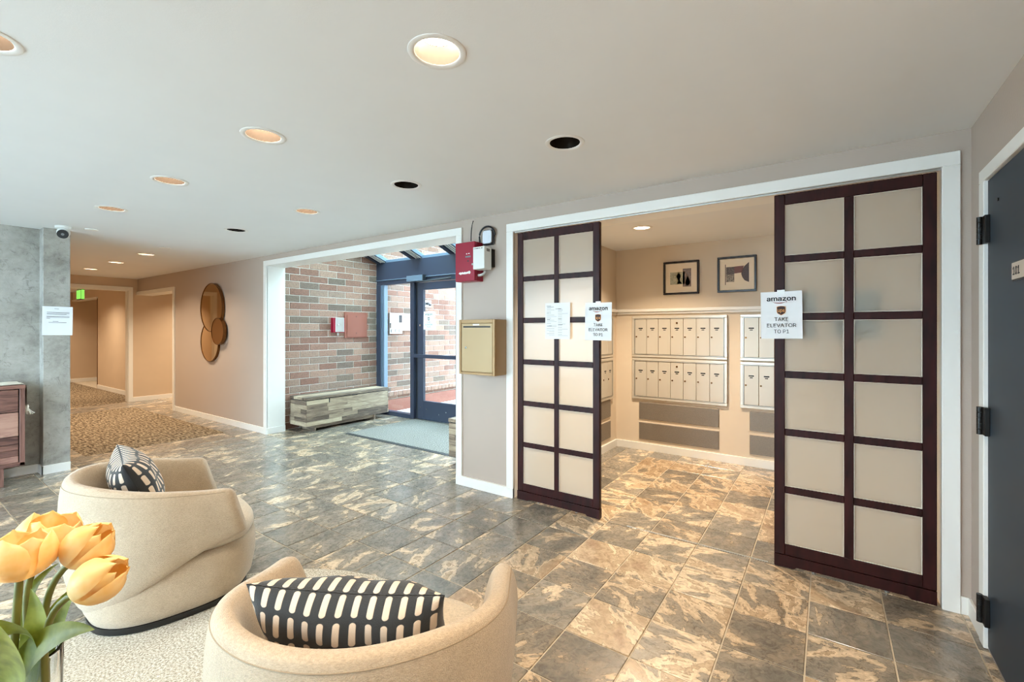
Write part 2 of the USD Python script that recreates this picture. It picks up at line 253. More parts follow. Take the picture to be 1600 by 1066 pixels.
def pattern():
    """pillow: beige bars with round ends in rows on a black ground, from the mesh's uv"""
    NU, NV = 13.0, 6.0
    n = {'u': ('uvmap', {'attribute': 'st'}), 's': ('separate_xyz', {}), 'uu': ('math', {'math_type': 'multiply', 'value2': NU}), 'uf': ('math', {'math_type': 'fraction'}), 'uc': ('math', {'math_type': 'subtract', 'value2': .5}),
         'vv': ('math', {'math_type': 'multiply', 'value2': NV}), 'vf': ('math', {'math_type': 'fraction'}), 'vc': ('math', {'math_type': 'subtract', 'value2': .54}), 'va': ('math', {'math_type': 'absolute'}), 'vk': ('math', {'math_type': 'multiply', 'value2': 2.0}),
         'vl': ('math', {'math_type': 'subtract', 'value2': .62}), 'vm': ('math', {'math_type': 'maximum', 'value2': 0.0}), 'u2': ('math', {'math_type': 'multiply'}), 'v2': ('math', {'math_type': 'multiply'}), 'd': ('math', {'math_type': 'add'}),
         'lt': ('map_range', {'from_min': .055, 'from_max': .035, 'to_min': 0.0, 'to_max': 1.0, 'clamp': True}), 'g': ('geometry', {}), 'nz': ('noise_texture', {'scale': 300.0, 'detail': 2.0}),
         'mx': ('mix_color', {'a': lin(34, 34, 33), 'b': lin(206, 184, 160)}), 'b': ('bump', {'strength': .5, 'distance': .002}), 'ba': ('math', {'math_type': 'multiply_add', 'value2': -1.2}), 'p': ('principled_bsdf', {'roughness': .85, 'sheen_weight': .2})}
    l = [('u.UV', 's.vector'), ('s.x', 'uu.value1'), ('uu.value', 'uf.value1'), ('uf.value', 'uc.value1'), ('s.y', 'vv.value1'), ('vv.value', 'vf.value1'), ('vf.value', 'vc.value1'), ('vc.value', 'va.value1'), ('va.value', 'vk.value1'), ('vk.value', 'vl.value1'),
         ('vl.value', 'vm.value1'), ('uc.value', 'u2.value1'), ('uc.value', 'u2.value2'), ('vm.value', 'v2.value1'), ('vm.value', 'v2.value2'), ('u2.value', 'd.value1'), ('v2.value', 'd.value2'), ('d.value', 'lt.value'), ('lt.result', 'mx.fac'),
         ('mx.result', 'p.base_color'), ('g.position', 'nz.vector'), ('lt.result', 'ba.value1'), ('nz.fac', 'ba.value3'), ('ba.value', 'b.height'), ('b.normal', 'p.normal')]
    return mat('pillow_pattern', n, l)
PILLOW = pattern()
def carpet(name, c0, c1, c2, sx, sy):
    return mat(name, {'g': ('geometry', {}), 'm': ('mapping', {'scale': (sx, sy, 1.0)}), 'n': ('noise_texture', {'scale': 1.0, 'detail': 3.0, 'roughness': .6}), 'r': ('rgb_ramp', {'ramp': [(.36, c0), (.5, c1), (.64, c2)]}),
        'n2': ('noise_texture', {'scale': 420.0, 'detail': 2.0}), 'b': ('bump', {'strength': .8, 'distance': .006}), 'p': ('principled_bsdf', {'roughness': .97, 'specular_ior_level': .1})},
        [('g.position', 'm.vector'), ('m.vector', 'n.vector'), ('n.fac', 'r.fac'), ('r.color', 'p.base_color'), ('g.position', 'n2.vector'), ('n2.fac', 'b.height'), ('b.normal', 'p.normal')])
HALLCARPET = carpet('patterned_hall_carpet', lin(84, 70, 54), lin(138, 120, 98), lin(184, 166, 138), 12, 40)
MAT = carpet('grey_entrance_mat', lin(98, 96, 90), lin(146, 144, 137), lin(190, 188, 180), 95, 95)
RUG = carpet('pale_rug_pile', lin(150, 138, 120), lin(196, 184, 164), lin(222, 214, 198), 110, 110)
def leafmat(name, c0, c1, tr):
    return mat(name, {'g': ('geometry', {}), 'n': ('noise_texture', {'scale': 40.0, 'detail': 3.0}), 'r': ('rgb_ramp', {'ramp': [(.35, c0), (.65, c1)]}), 'p': ('principled_bsdf', {'roughness': .45}), 't': ('translucent_bsdf', {}), 'm': ('mix_closure', {'fac': tr})},
        [('g.position', 'n.vector'), ('n.fac', 'r.fac'), ('r.color', 'p.base_color'), ('r.color', 't.color'), ('p.BSDF', 'm.closure1'), ('t.BSDF', 'm.closure2')], 'm.closure')
LEAF = leafmat('tulip_leaf', lin(104, 114, 28), lin(146, 152, 60), .25); STEM = plain('tulip_stem', lin(112, 112, 48), .5); PETAL = leafmat('tulip_petal', lin(248, 204, 124), lin(252, 220, 156), .25)

# ------------------------------------------------------------------ the room: positions (camera stands at x=0, y=0)
W, XR, H, WT = 3.176, 0.593, 2.44, 0.245                    # main wall face, right wall face, ceiling, thickness of the main wall
XF, YF = -11.35, -2.4                                       # far wall of the lobby, window wall behind the camera
WB = W + WT
BX, SY = -6.34, 5.08                                        # brick wall face, storefront
AX0, AX1, AY, AH = -2.14, 0.56, 5.33, 2.40                  # mail alcove
VX0, VX1, VZ = -6.28, -2.83, 2.30                           # opening to the vestibule
MX0, MX1, MZ = -2.185, 0.482, 2.262                         # opening to the alcove
NX0, NX1, NZ = -11.35, -9.52, 2.12                          # opening to the side corridor
def st(name, mesh, m, label, cat='wall', **k): return solo(name, mesh, m, label, cat, kind='structure', **k)

# floor: a bed of grout with slate tiles laid on it as pieces
lobby = sbox(XF, YF, XR, W); vest = sbox(BX, W, -2.9, SY - .04); alc = sbox(AX0, W, AX1, AY); side = sbox(NX0, W, NX1, 6.4); hall = sbox(-17.0, 1.4, XF, 3.31)
HC = sbox(-10.5, 1.45, -6.87, 2.89); MT = sbox(-5.43, 3.80, -3.38, SY - .06)
area = unary_union([sbox(XF, YF, XR, WB), vest, alc, side])
cells = area.difference(unary_union([HC, MT]))
floor = Thing('floor', 'multicoloured natural slate tile floor running through lobby, vestibule and mail room', 'floor', kind='structure')
floor.part('grout_bed', cat(extr(unary_union([area, hall, sbox(-17, 3.2, -14.6, 5)]), .05, -.0545)), GROUT)
PX, PY, OX, OY = .3165, .3135, -.394, 2.545
cells_list = []
th = math.radians(YAW); Fv = np.array([-math.sin(th), math.cos(th)]); Rv = np.array([math.cos(th), math.sin(th)])
for i in range(-36, 6):
    for j in range(-17, 13):
        x0, y0 = OX + i * PX, OY + j * PY
        c = sbox(x0 + .0035, y0 + .0035, x0 + PX - .0035, y0 + PY - .0035).intersection(cells)
        for g in getattr(c, 'geoms', [c]):
            if g.is_empty or g.area < .0008: continue
            cx, cy = g.centroid.x, g.centroid.y; d = np.array([cx, cy]) @ Fv; s = np.array([cx, cy]) @ Rv
            size = 0
            if d > .5:
                u, v = 800 + FPX * s / d, Y0 + FPX * EYE / d
                if -60 < u < 1660 and v < 1130:
                    size = g.area / d ** 3
                    if 80 < u < 800 and v > 740 and v < 740 + 1.2 * (800 - u) * .4 and False: size *= .5
            cells_list.append((size, g))
cells_list.sort(key=lambda t: -t[0])
rest = []
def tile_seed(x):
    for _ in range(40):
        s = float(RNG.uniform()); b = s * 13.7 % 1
        if (b < .42 and s < .5) if x < -1.7 else (.25 < s < .8): break  # left tiles drawn greyer and paler, cool daylight put into their colour
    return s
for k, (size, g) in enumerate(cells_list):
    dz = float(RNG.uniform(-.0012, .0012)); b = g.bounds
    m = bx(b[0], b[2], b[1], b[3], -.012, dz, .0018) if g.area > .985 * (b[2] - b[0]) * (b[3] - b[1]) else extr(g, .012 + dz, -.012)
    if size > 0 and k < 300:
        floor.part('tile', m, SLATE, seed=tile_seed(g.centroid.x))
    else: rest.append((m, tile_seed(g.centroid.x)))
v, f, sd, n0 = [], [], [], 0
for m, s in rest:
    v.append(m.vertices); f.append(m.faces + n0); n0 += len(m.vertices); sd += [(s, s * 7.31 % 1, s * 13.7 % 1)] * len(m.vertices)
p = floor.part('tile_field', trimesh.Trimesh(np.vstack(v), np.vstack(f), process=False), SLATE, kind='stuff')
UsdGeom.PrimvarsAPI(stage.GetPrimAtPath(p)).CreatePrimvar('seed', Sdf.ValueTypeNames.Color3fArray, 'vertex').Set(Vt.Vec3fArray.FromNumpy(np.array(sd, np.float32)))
solo('ground', cat(sharp(-40, 20, -40, 40, -.16, -.10), sharp(-30, -2.85, SY + .02, 20, -.1, -.015), sharp(-30, 12, -40, YF - .16, -.1, -.03)), PAVE, 'pale concrete paving outside the glass entrance', 'ground', kind='structure')

# ceilings with round holes for the downlights
LR = .085
GRID = [(-1.166, 1.2), (-2.412, 1.2), (-3.66, 1.2), (-4.905, 1.2), (-2.40, .235), (-3.645, 2.178), (-7.494, 2.19), (-8.75, 2.19), (-10.05, 2.19)]
OFF = [(-1.166, 2.178), (-2.414, 2.178), (-4.92, 2.178)]
EXTRA = [(-1.166, .235), (-3.66, .235), (-4.905, .235), (.1, 1.2), (.1, .235)]  # unseen lamps continuing the grid, kept for the light they give
holes = unary_union([Point(*p).buffer(LR, 10) for p in GRID + OFF + EXTRA])
st('ceiling', extr(sbox(XF - .01, YF - .05, XR + .01, W + .01).difference(holes), .03, H), CEIL, 'smooth white painted lobby ceiling with recessed downlights', 'ceiling')
AL = (-1.447, 4.249)
st('ceiling', extr(sbox(AX0 - .05, W + .03, AX1 + .05, AY + .05).difference(Point(*AL).buffer(.075, 10)), .03, AH), CEIL, 'lower ceiling of the mail room with one downlight', 'ceiling')
SL = (-10.4, 4.3); HL = [(-13.2, 2.3), (-15.9, 2.3)]
st('ceiling', extr(sbox(NX0 - .05, W + .03, NX1 + .05, 6.5).difference(Point(*SL).buffer(LR, 10)), .03, H), CEIL, 'ceiling of the side corridor beyond the lobby', 'ceiling')
st('ceiling', extr(unary_union([sbox(-17.1, 1.35, XF - .1, 3.40), sbox(-17.1, 3.3, -14.55, 5)]).difference(unary_union([Point(*p).buffer(LR, 10) for p in HL])), .03, H), CEIL, 'ceiling of the carpeted hallway behind the far doorway', 'ceiling')
st('roof', cat(sharp(-17.3, .9, YF - .2, WB - .02, 2.80, 2.9), sharp(-2.88, .9, WB - .02, 5.6, 2.80, 2.9), sharp(-17.3, -6.6, WB - .02, 6.7, 2.80, 2.9)), PAINT, 'unseen roof slab added to keep sky light out of the downlight holes', 'roof')  # added slab, stops sky light leaking through the downlight holes

# main wall (faces the camera) with its three openings
def wall_y(x0, x1, y0, y1, z1, opens=()):
    """a wall along X with door-like openings (x0, x1, z)"""
    out, x = [], x0
    for a, b, z in sorted(opens):
        if a > x: out.append(sharp(x, a, y0, y1, -.02, z1))
        out.append(sharp(a, b, y0, y1, z, z1)); x = b
    if x < x1: out.append(sharp(x, x1, y0, y1, -.02, z1))
    return cat(*out)
st('wall_back', wall_y(XF, XR + .2, W, WB, 3.4, [(VX0 - .012, VX1 + .012, VZ + .012), (MX0 - .012, MX1 + .012, MZ + .012), (NX0, NX1 + .012, NZ + .012)]), PAINT, 'long greige lobby wall with the vestibule and mail room openings')
DY0, DY1, DZ = 1.93, 2.90, 2.11                             # blue door in the right wall
st('wall_right', cat(sharp(XR, XR + .2, YF, DY0, -.02, 2.8), sharp(XR, XR + .2, DY1, WB, -.02, 2.8), sharp(XR, XR + .2, DY0, DY1, DZ, 2.8)), PAINT, 'short greige wall beside the dark blue door')
CX = -6.50
st('wall_left', sharp(CX - .16, CX, YF, 1.03, -.02, 2.8), CONCRETE, 'rough grey concrete-finish wall behind the wooden dresser')
st('column', bx(CX - .3, -6.35, 1.03, 1.228, -.02, H, .004), CONCRETE, 'grey concrete-finish pier with a notice taped to it', 'column')
st('wall_left', sharp(XF, CX - .1, 1.2, 1.225, -.02, 2.8), PAINT_LAMPLIT, 'hallway side wall running behind the concrete pier')
FD0, FD1, FDZ = 1.72, 3.03, 2.205
st('wall_left', cat(sharp(XF - .12, XF, 1.0, FD0, -.02, 2.8), sharp(XF - .12, XF, FD1, 6.5, -.02, 2.8), sharp(XF - .12, XF, FD0, FD1, FDZ, 2.8)), PAINT_LAMPLIT, 'far lamplit tan wall of the lobby with a trimmed doorway')
st('wall_back', cat(sharp(-14.62, XF - .12, 3.31, 3.42, -.02, 2.8), sharp(-16.9, -14.62, 3.31, 3.42, 2.21, 2.8)), PAINT_LAMPLIT, 'lamplit tan hallway wall seen through the far doorway')
st('wall_left', sharp(-16.95, -16.85, 1.3, 5.2, -.02, 2.8), PAINT_LAMPLIT, 'lamplit tan end wall of the carpeted hallway')
st('wall_front', sharp(-17.1, XF - .1, 1.3, 1.4, -.02, 2.8), PAINT_LAMPLIT, 'hidden side wall of the carpeted hallway')
st('wall_back', sharp(-17, -14.5, 5.0, 5.1, -.02, 2.8), PAINT_LAMPLIT, 'end of the hallway side opening')
st('wall_right', sharp(-14.62, -14.5, 3.42, 5.05, -.02, 2.8), PAINT_LAMPLIT, 'return wall of the hallway side opening')
st('wall_right', cat(sharp(NX1, NX1 + .12, WB, 6.5, -.02, 2.8), sharp(XF, NX1, 6.4, 6.5, -.02, 2.8)), PAINT_LAMPLIT, 'lamplit tan walls of the side corridor')
st('wall_back', cat(sharp(AX0 - .1, AX1 + .1, AY, AY + .15, -.02, 2.8)), ALCOVE, 'cream back wall of the mail room behind the mailboxes')
st('wall_left', sharp(AX0 - .12, AX0, WB, AY + .1, -.02, 2.8), ALCOVE, 'cream left wall of the mail room')
st('wall_right', sharp(AX1, AX1 + .12, WB, AY + .1, -.02, 2.8), ALCOVE, 'cream right wall of the mail room')
st('wall_right', cat(sharp(-2.9, -2.78, WB, SY + .1, -.02, 3.4), sharp(-2.9, -2.2, 3.4, SY + .1, 2.8, 2.95)), PAINT, 'pale right wall of the entrance vestibule')

# window wall behind the camera
WX0, WX1 = -6.3, -.9
fw = Thing('wall_front', 'wall behind the camera around the big lobby window', 'wall', kind='structure')
fw.part('masonry', cat(sharp(CX - .16, WX0, YF - .16, YF, -.02, 2.8), sharp(WX1, XR + .2, YF - .16, YF, -.02, 2.8), sharp(WX0, WX1, YF - .16, YF, 2.40, 2.8), sharp(WX0, WX1, YF - .16, YF, -.02, .12)), PAINT)
w1 = Thing('window_1', 'large daylight window behind the camera', 'window', kind='structure')
for k in range(6):
    x = WX0 + (WX1 - WX0) * k / 5; w1.part('mullion', bx(x - .03, x + .03, YF - .12, YF - .04, .12, 2.40), NAVY)
for k in range(5):
    a, b = WX0 + (WX1 - WX0) * k / 5 + .03, WX0 + (WX1 - WX0) * (k + 1) / 5 - .03; w1.part('pane', sharp(a, b, YF - .083, YF - .077, .12, 2.40), PANE)

# ------------------------------------------------------------------ brick walls, brick by brick
def brick_wall(name, label, y0, y1, z1, top=None, face=BX, th=.10):
    t = Thing(name, label, 'wall', kind='structure')
    t.part('mortar_bed', sharp(face - .25, face - .006, y0, y1, -.05, z1), MORTAR)
    ch, bl, j = .1016, .3048, .010
    n = int(math.ceil(z1 / ch)); extra = []; cnt = 0
    for r in range(n):
        off = (r % 2) * bl / 2
        k0 = int(math.floor((y0 - 3.07 - off) / bl)) - 1
        for k in range(k0, k0 + int((y1 - y0) / bl) + 4):
            a, b = 3.07 + off + k * bl + j / 2, 3.07 + off + (k + 1) * bl - j / 2
            a, b = max(a, y0), min(b, y1)
            if b - a < .02: continue
            za, zb = r * ch + j / 2, (r + 1) * ch - j / 2
            if zb > z1 + .05: continue
            pr = float(RNG.uniform(-.002, .003))
            t.part('brick', bx(face - .08, face + pr, a, b, za, zb, .003), BRICK, seed=float(RNG.uniform())); cnt += 1
    return t
brick_wall('wall_left', 'brown brick wall of the entrance vestibule behind the wooden bench', WB - .02, SY + .06, 3.15)
ow = brick_wall('wall_left', 'brown brick wall outside the glass entrance door', SY + .06, 8.6, 3.15)
st('wall_right', sharp(-2.95, -2.75, SY + .10, 9.2, -.02, 6.5), plain('blocker_render', lin(176, 160, 146), .85), 'added unseen wall that cuts the sky light on the outside brick')  # added blocker out of view, keeps sky light off the outside bricks
st('wall_left', sharp(BX - .30, BX - .02, 3.4, 8.6, 3.1, 6.5), MORTAR, 'added upper wall that narrows the sky over the entrance court')  # height added to shut out part of the sky above the court
# rowlock sill and terracotta kerb outside
sill = Thing('brick_ledge', 'row of light bricks on edge forming a ledge along the outside wall', 'brick ledge', (BX, SY + .1, 0), kind='structure')
for k in range(33):
    y = SY + .1 + k * .102
    sill.part('brick', bx(BX - .02, BX + .055, y, y + .092, .262, .335, .004), BRICK, world=True, seed=float(RNG.uniform(.4, .75)))
sill.part('mortar_cap', sharp(BX - .03, BX + .045, SY + .08, 8.55, .268, .337), MORTAR, world=True)
st('kerb', bx(BX - .02, BX + .03, SY + .08, 8.6, -.02, .195, .004), TERRA, 'terracotta painted band at the foot of the outside brick wall', 'kerb')

# ------------------------------------------------------------------ trims and baseboards
def frame_trim(x0, x1, z, side0=True, side1=True, y=W, w=.07, d=.02):
    """casing of an opening in the main wall, with its lining"""
    t = []
    t.append(('head', bx(x0 - (w if side0 else 0), x1 + (w if side1 else 0), y - d, y + .004, z, z + w, .003)))
    if side0: t.append(('upright', bx(x0 - w, x0, y - d, y + .004, -.004, z, .003)))
    if side1: t.append(('upright', bx(x1, x1 + w, y - d, y + .004, -.004, z, .003)))
    t.append(('lining', sharp(x0 - .012, x1 + .012, y - .004, WB + .004, z, z + .012)))
    if side0: t.append(('lining', sharp(x0 - .012, x0, y - .004, WB + .004, 0, z)))
    if side1: t.append(('lining', sharp(x1, x1 + .012, y - .004, WB + .004, 0, z)))
    return t
for nm, lab, args in [('trim_1', 'white casing around the vestibule opening', (VX0, VX1, VZ)), ('trim_2', 'white casing around the sliding-panel opening of the mail room', (MX0, MX1, MZ)), ('trim_3', 'white casing at the side corridor opening', (NX0, NX1, NZ, False, True))]:
    t = Thing(nm, lab, 'trim', kind='structure')
    for n_, m_ in frame_trim(*args): t.part(n_, m_, WHITE)
t = Thing('trim_4', 'white casing around the doorway in the far wall', 'trim', kind='structure')
t.part('head', bx(XF, XF + .02, FD0 - .07, FD1 + .07, FDZ, FDZ + .07, .003), WHITE)
for a in (FD0 - .07, FD1): t.part('upright', bx(XF, XF + .02, a, a + .07, 0, FDZ, .003), WHITE)
t.part('lining', cat(sharp(XF - .13, XF + .004, FD1 - .012, FD1 + .004, 0, FDZ), sharp(XF - .13, XF + .004, FD0 - .004, FD0 + .012, 0, FDZ), sharp(XF - .13, XF + .004, FD0, FD1, FDZ - .012, FDZ + .004)), WHITE)
t = Thing('trim_5', 'cream ledge moulding above the mailboxes', 'trim', kind='structure')
t.part('cap', bx(AX0, AX1, AY - .05, AY, 1.640, 1.675, .004), WHITE); t.part('apron', bx(AX0, AX1, AY - .025, AY, 1.615, 1.640, .002), WHITE)
t.part('cap', bx(AX0, AX0 + .05, WB, AY - .05, 1.640, 1.675, .004), WHITE); t.part('apron', bx(AX0, AX0 + .025, WB, AY - .05, 1.615, 1.640, .002), WHITE)
BH, BD = .085, .013
def bb(name, mesh, lab): st(name, mesh, WHITE, lab, 'baseboard')
bb('baseboard_back', bx(NX1 + .07, VX0 - .07, W - BD, W + .002, -.004, BH, .003), 'white baseboard under the round mirrors')
bb('baseboard_back', bx(VX1 + .0, MX0 - .0, W - .024, W + .002, -.004, BH, .003), 'white baseboard of the pier below the gold box')
bb('baseboard_back', cat(bx(MX1 + .07, XR, W - BD, W + .002, -.004, BH, .003)), 'white baseboard stub beside the right sliding panel')
bb('baseboard_right', bx(XR - BD, XR + .002, DY1 + .07, W, -.004, BH, .003), 'white baseboard on the wall left of the blue door')
bb('baseboard_right', bx(XR - BD, XR + .002, YF, DY0 - .07, -.004, BH, .003), 'white baseboard on the wall right of the blue door')
bb('baseboard_left', cat(bx(CX - .002, CX + BD, YF, 1.03, -.004, BH, .003), bx(CX, -6.35 + BD, 1.03 - BD, 1.032, -.004, BH, .003), bx(-6.352, -6.35 + BD, 1.03 - BD, 1.228, -.004, BH, .003)), 'white baseboard round the foot of the concrete pier')
bb('baseboard_left', bx(XF - .002, XF + BD, FD1 + .07, 6.4, -.004, BH, .003), 'white baseboard on the far tan wall')
bb('baseboard_back', bx(-14.60, XF - .13, 3.31 - BD, 3.312, -.004, BH + .01, .003), 'white baseboard along the tan hallway wall')
bb('baseboard_left', bx(-16.852, -16.85 + BD, 1.4, 5.0, -.004, BH + .01, .003), 'white baseboard on the hallway end wall')
bb('baseboard_back', bx(AX0, AX1, AY - .02, AY + .002, -.004, BH, .003), 'white baseboard below the mailboxes')
bb('baseboard_left', bx(AX0 - .002, AX0 + .02, WB, AY, -.004, BH, .003), 'white baseboard on the left mail room wall')
bb('baseboard_back', cat(bx(VX0 - .002, VX0 + BD, W - .01, WB + .004, -.004, BH, .003)), 'white baseboard on the jamb of the vestibule opening')
# header ledge inside the hallway
st('trim_6', bx(-16.85, -14.60, 3.29, 3.43, 2.195, 2.235, .003), WHITE, 'pale soffit of a hallway side opening', 'trim')
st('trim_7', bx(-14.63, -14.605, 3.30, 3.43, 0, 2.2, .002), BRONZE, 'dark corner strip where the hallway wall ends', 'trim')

# ------------------------------------------------------------------ carpets and mats
solo('hall_carpet', bx(-10.5, -6.87, 1.45, 2.89, -.006, .004, .002), HALLCARPET, 'brown mottled carpet inset in the slate floor near the far doorway', 'carpet', kind='stuff')
solo('hall_carpet', bx(-16.85, XF - .01, 1.4, 3.29, -.006, .004, .002), HALLCARPET, 'brown mottled carpet of the hallway beyond the far doorway', 'carpet', kind='stuff')
em = Thing('entrance_mat', 'grey recessed entrance mat with a dark edge strip in front of the glass door', 'doormat', (-4.4, 4.4, 0))
em.part('pile', bx(-5.43, -3.38, 3.865, SY - .06, -.006, .003, .002), MAT, world=True); em.part('edge_strip', bx(-5.43, -3.38, 3.80, 3.863, -.006, .003, .001), plain('mat_edge', lin(46, 48, 48), .6), world=True)
solo('area_rug', lathe([(.0005, .002), (1.068, .002), (1.072, .006), (1.066, .013), (.0005, .014)], 120, (-1.90, .65, 0)), RUG, 'pale beige round pile rug under the two swivel armchairs', 'rug', kind=None)

# ------------------------------------------------------------------ downlights
def downlight(label, x, y, z=H, r=LR, lit=True, power=1.0, group=None, color=WARM):
    t = Thing('recessed_downlight', label, 'ceiling light', (x, y, z), group=group)
    t.part('trim_ring', lathe([(r - .004, .001), (r + .003, -.005), (r + .02, -.004), (r + .022, .0005)], 40), RING, smooth=True)
    t.part('reflector_cone', lathe([(r - .001, -.001), (r - .006, .03), (r - .019, .063)], 40), CONE, smooth=True)
    t.part('lamp_lens', lathe([(r - .018, .063), (r - .03, .067), (.0005, .069)], 32), LENS if lit else LENS_OFF)
    t.part('housing', lathe([(r + .004, .002), (r + .004, .125), (.0005, .125)], 24), BLACK)
    if lit:
        d = UsdLux.DiskLight.Define(stage, t.path + '/lamp'); d.CreateRadiusAttr(r - .020); d.CreateColorAttr(color); d.CreateIntensityAttr(LAMP * power * (.055 / (r - .020)) ** 2)
        d.AddTranslateOp().Set((0, 0, .0625))
    return t
D_LABELS = ['large lit downlight nearest the camera, top centre of the ceiling', 'second lit downlight of the front row counting away from the camera', 'third lit downlight of the front row, before the middle of the ceiling', 'fourth lit downlight of the front row, toward the concrete pier',
            'lit downlight cut off by the left edge of the photo', 'single lit downlight of the back row, between two dark ones', 'first lit downlight over the brown inset carpet', 'middle lit downlight over the brown inset carpet', 'last lit downlight before the far doorway']
DP = [1.2, .95, .75, .7, .6, .8, 3.4, 4.0, 4.0]
for lab, (x, y), p in zip(D_LABELS, GRID, DP): downlight(lab, x, y, power=p)
for lab, (x, y) in zip(['unlit dark downlight nearest the sliding panels', 'unlit dark downlight before the red wall box', 'unlit dark downlight farthest back, before the vestibule opening'], OFF): downlight(lab, x, y, lit=False)
for (x, y), o in zip(EXTRA, ('above the tulip table', 'between the armchairs and the window', 'nearest the dresser', 'in front of the blue door', 'over the camera position')): downlight('unseen lit lobby downlight ' + o, x, y, power=2.2 if x > -2 else .5)  # near ones turned up to warm the right side
downlight('small lit downlight in the mail room ceiling', *AL, z=AH, r=.075, power=9.5)
downlight('lit downlight in the side corridor ceiling', *SL, power=7.0)
for (x, y), o in zip(HL, ('first', 'second')): downlight(f'{o} lit downlight of the hallway behind the far doorway', x, y, power=6.5)
solo('ceiling_sensor', lathe([(.0005, 0), (.05, 0), (.055, -.004), (.05, -.010), (.0005, -.012)], 24, (-6.08, 1.33, H)), WHITE, 'tiny white ceiling disc near the concrete pier', 'sensor', smooth=30)
solo('ceiling_sensor', lathe([(.0005, 0), (.06, 0), (.065, -.003), (.06, -.008), (.0005, -.009)], 24, (-6.69, 2.14, H)), RING, 'flat pale ceiling disc between the lobby and hall downlights', 'sensor', smooth=30)

# ------------------------------------------------------------------ glazed storefront, door and skylight of the vestibule
sf = Thing('window_2', 'dark navy glazed storefront frame with a clear sidelight', 'window', (BX, SY, 0), kind='structure')
def S(n, m, ma): return sf.part(n, m, ma, world=True)
S('beam', bx(BX, -2.9, SY - .03, SY + .10, 2.262, 2.56, .004), NAVY); S('beam_lip', bx(BX, -2.9, SY - .045, SY - .03, 2.255, 2.268, .002), NAVY2)
S('head_rail', bx(BX, -2.9, SY - .02, SY + .08, 2.185, 2.262, .003), NAVY)
S('post', bx(BX, -6.235, SY - .03, SY + .09, 0, 2.185, .003), NAVY)
for a, b in ((-6.235, -6.21), (-6.195, -6.155)): S('glazing_bead', bx(a, b, SY - .015, SY + .06, .06, 2.185, .002), NAVY2)
S('mullion', bx(-5.505, -5.425, SY - .03, SY + .09, 0, 2.185, .003), NAVY); S('jamb', bx(-5.425, -5.37, SY + .02, SY + .09, 0, 2.185, .003), DARKP)
S('sill_rail', bx(-6.235, -5.505, SY - .03, SY + .08, 0, .065, .003), NAVY)
S('pane', sharp(-6.16, -5.505, SY + .012, SY + .02, .065, 2.185), PANE)
S('jamb', bx(-4.45, -4.36, SY - .03, SY + .09, 0, 2.185, .003), NAVY); S('sill_rail', bx(-4.36, -2.9, SY - .03, SY + .08, 0, .065, .003), NAVY); S('pane', sharp(-4.36, -2.9, SY + .012, SY + .02, .065, 2.185), PANE)
S('threshold', bx(-5.42, -4.40, SY - .06, SY + .08, -.004, .010, .002), STEEL)
d = Thing('door_1', 'navy framed glass entrance door with push bar and closer', 'door', (-5.36, SY, 0), kind='structure')
def Dp(n, m, ma, u=None, **k): return d.part(n, m, ma, under=u, world=True, **k)
y0, y1 = SY + .0, SY + .05
Dp('stile', bx(-5.365, -5.24, y0, y1, .012, 2.175, .003), NAVY); Dp('stile', bx(-4.56, -4.455, y0, y1, .012, 2.175, .003), NAVY)
Dp('top_rail', bx(-5.24, -4.56, y0, y1, 2.06, 2.175, .003), NAVY); Dp('bottom_rail', bx(-5.24, -4.56, y0, y1, .012, .305, .003), NAVY)
Dp('pane', sharp(-5.24, -4.56, SY + .022, SY + .03, .305, 2.06), PANE)
Dp('push_bar', bx(-5.42, -4.53, y0 - .05, y0, .985, 1.04, .006), NAVY)
for x, z in ((-5.17, .18), (-4.75, .17), (-4.90, .12), (-5.30, .2)): Dp('screw', cyl((x, y0 - .003, z), (x, y0 + .002, z), .008, 10), CHROME)
Dp('lock_cylinder', cyl((-5.30, y0 - .012, 1.50), (-5.30, y0 + .002, 1.50), .017, 16), CHROME)
c_ = Dp('door_closer', bx(-5.52, -5.14, SY - .10, SY - .03, 2.195, 2.285, .004), NAVY2); Dp('closer_cap', bx(-5.16, -5.138, SY - .101, SY - .029, 2.193, 2.287, .002), DARKP, c_)
Dp('closer_arm', cat(tube([(-5.25, SY - .065, 2.19), (-5.22, SY - .16, 2.17), (-5.0, SY - .20, 2.165), (-4.6, SY - .05, 2.21)], .012, 8)), DARKP, c_)
# skylight: sloping rafters with glass between them
sk = Thing('window_3', 'sloping glass skylight with pale rafters over the vestibule', 'window', (BX, SY, 2.56), kind='structure')
sl = .36; zt = lambda y: 2.56 + sl * (SY + .02 - y)
def slope_box(xa, xb, dz0, dz1, ya=WB - .0, yb=SY + .06):
    P = np.array([[x, y, zt(y) + dz] for x in (xa, xb) for y in (ya, yb) for dz in (dz0, dz1)])
    return trimesh.convex.convex_hull(P)
for k, x in enumerate((-6.30, -5.44, -4.60, -3.75, -2.95)):
    sk.part('rafter', slope_box(x - .045, x + .03, -.02, .05), NAVY, world=True)
    r_ = sk.part('glazing_bar', slope_box(x + .03, x + .20, .0, .06), NAVY2, world=True)
    for q in range(3): sk.part('rib', slope_box(x + .06 + q * .045, x + .072 + q * .045, -.012, .002), WHITE, under=r_, world=True)
    if k < 4: sk.part('pane', slope_box(x + .2, (-5.44, -4.60, -3.75, -2.95)[k] - .045, .03, .036), SKYPANE, world=True)
sk.part('curb', sharp(BX, -2.9, SY - .02, SY + .10, 2.56, 2.60), NAVY2, world=True)

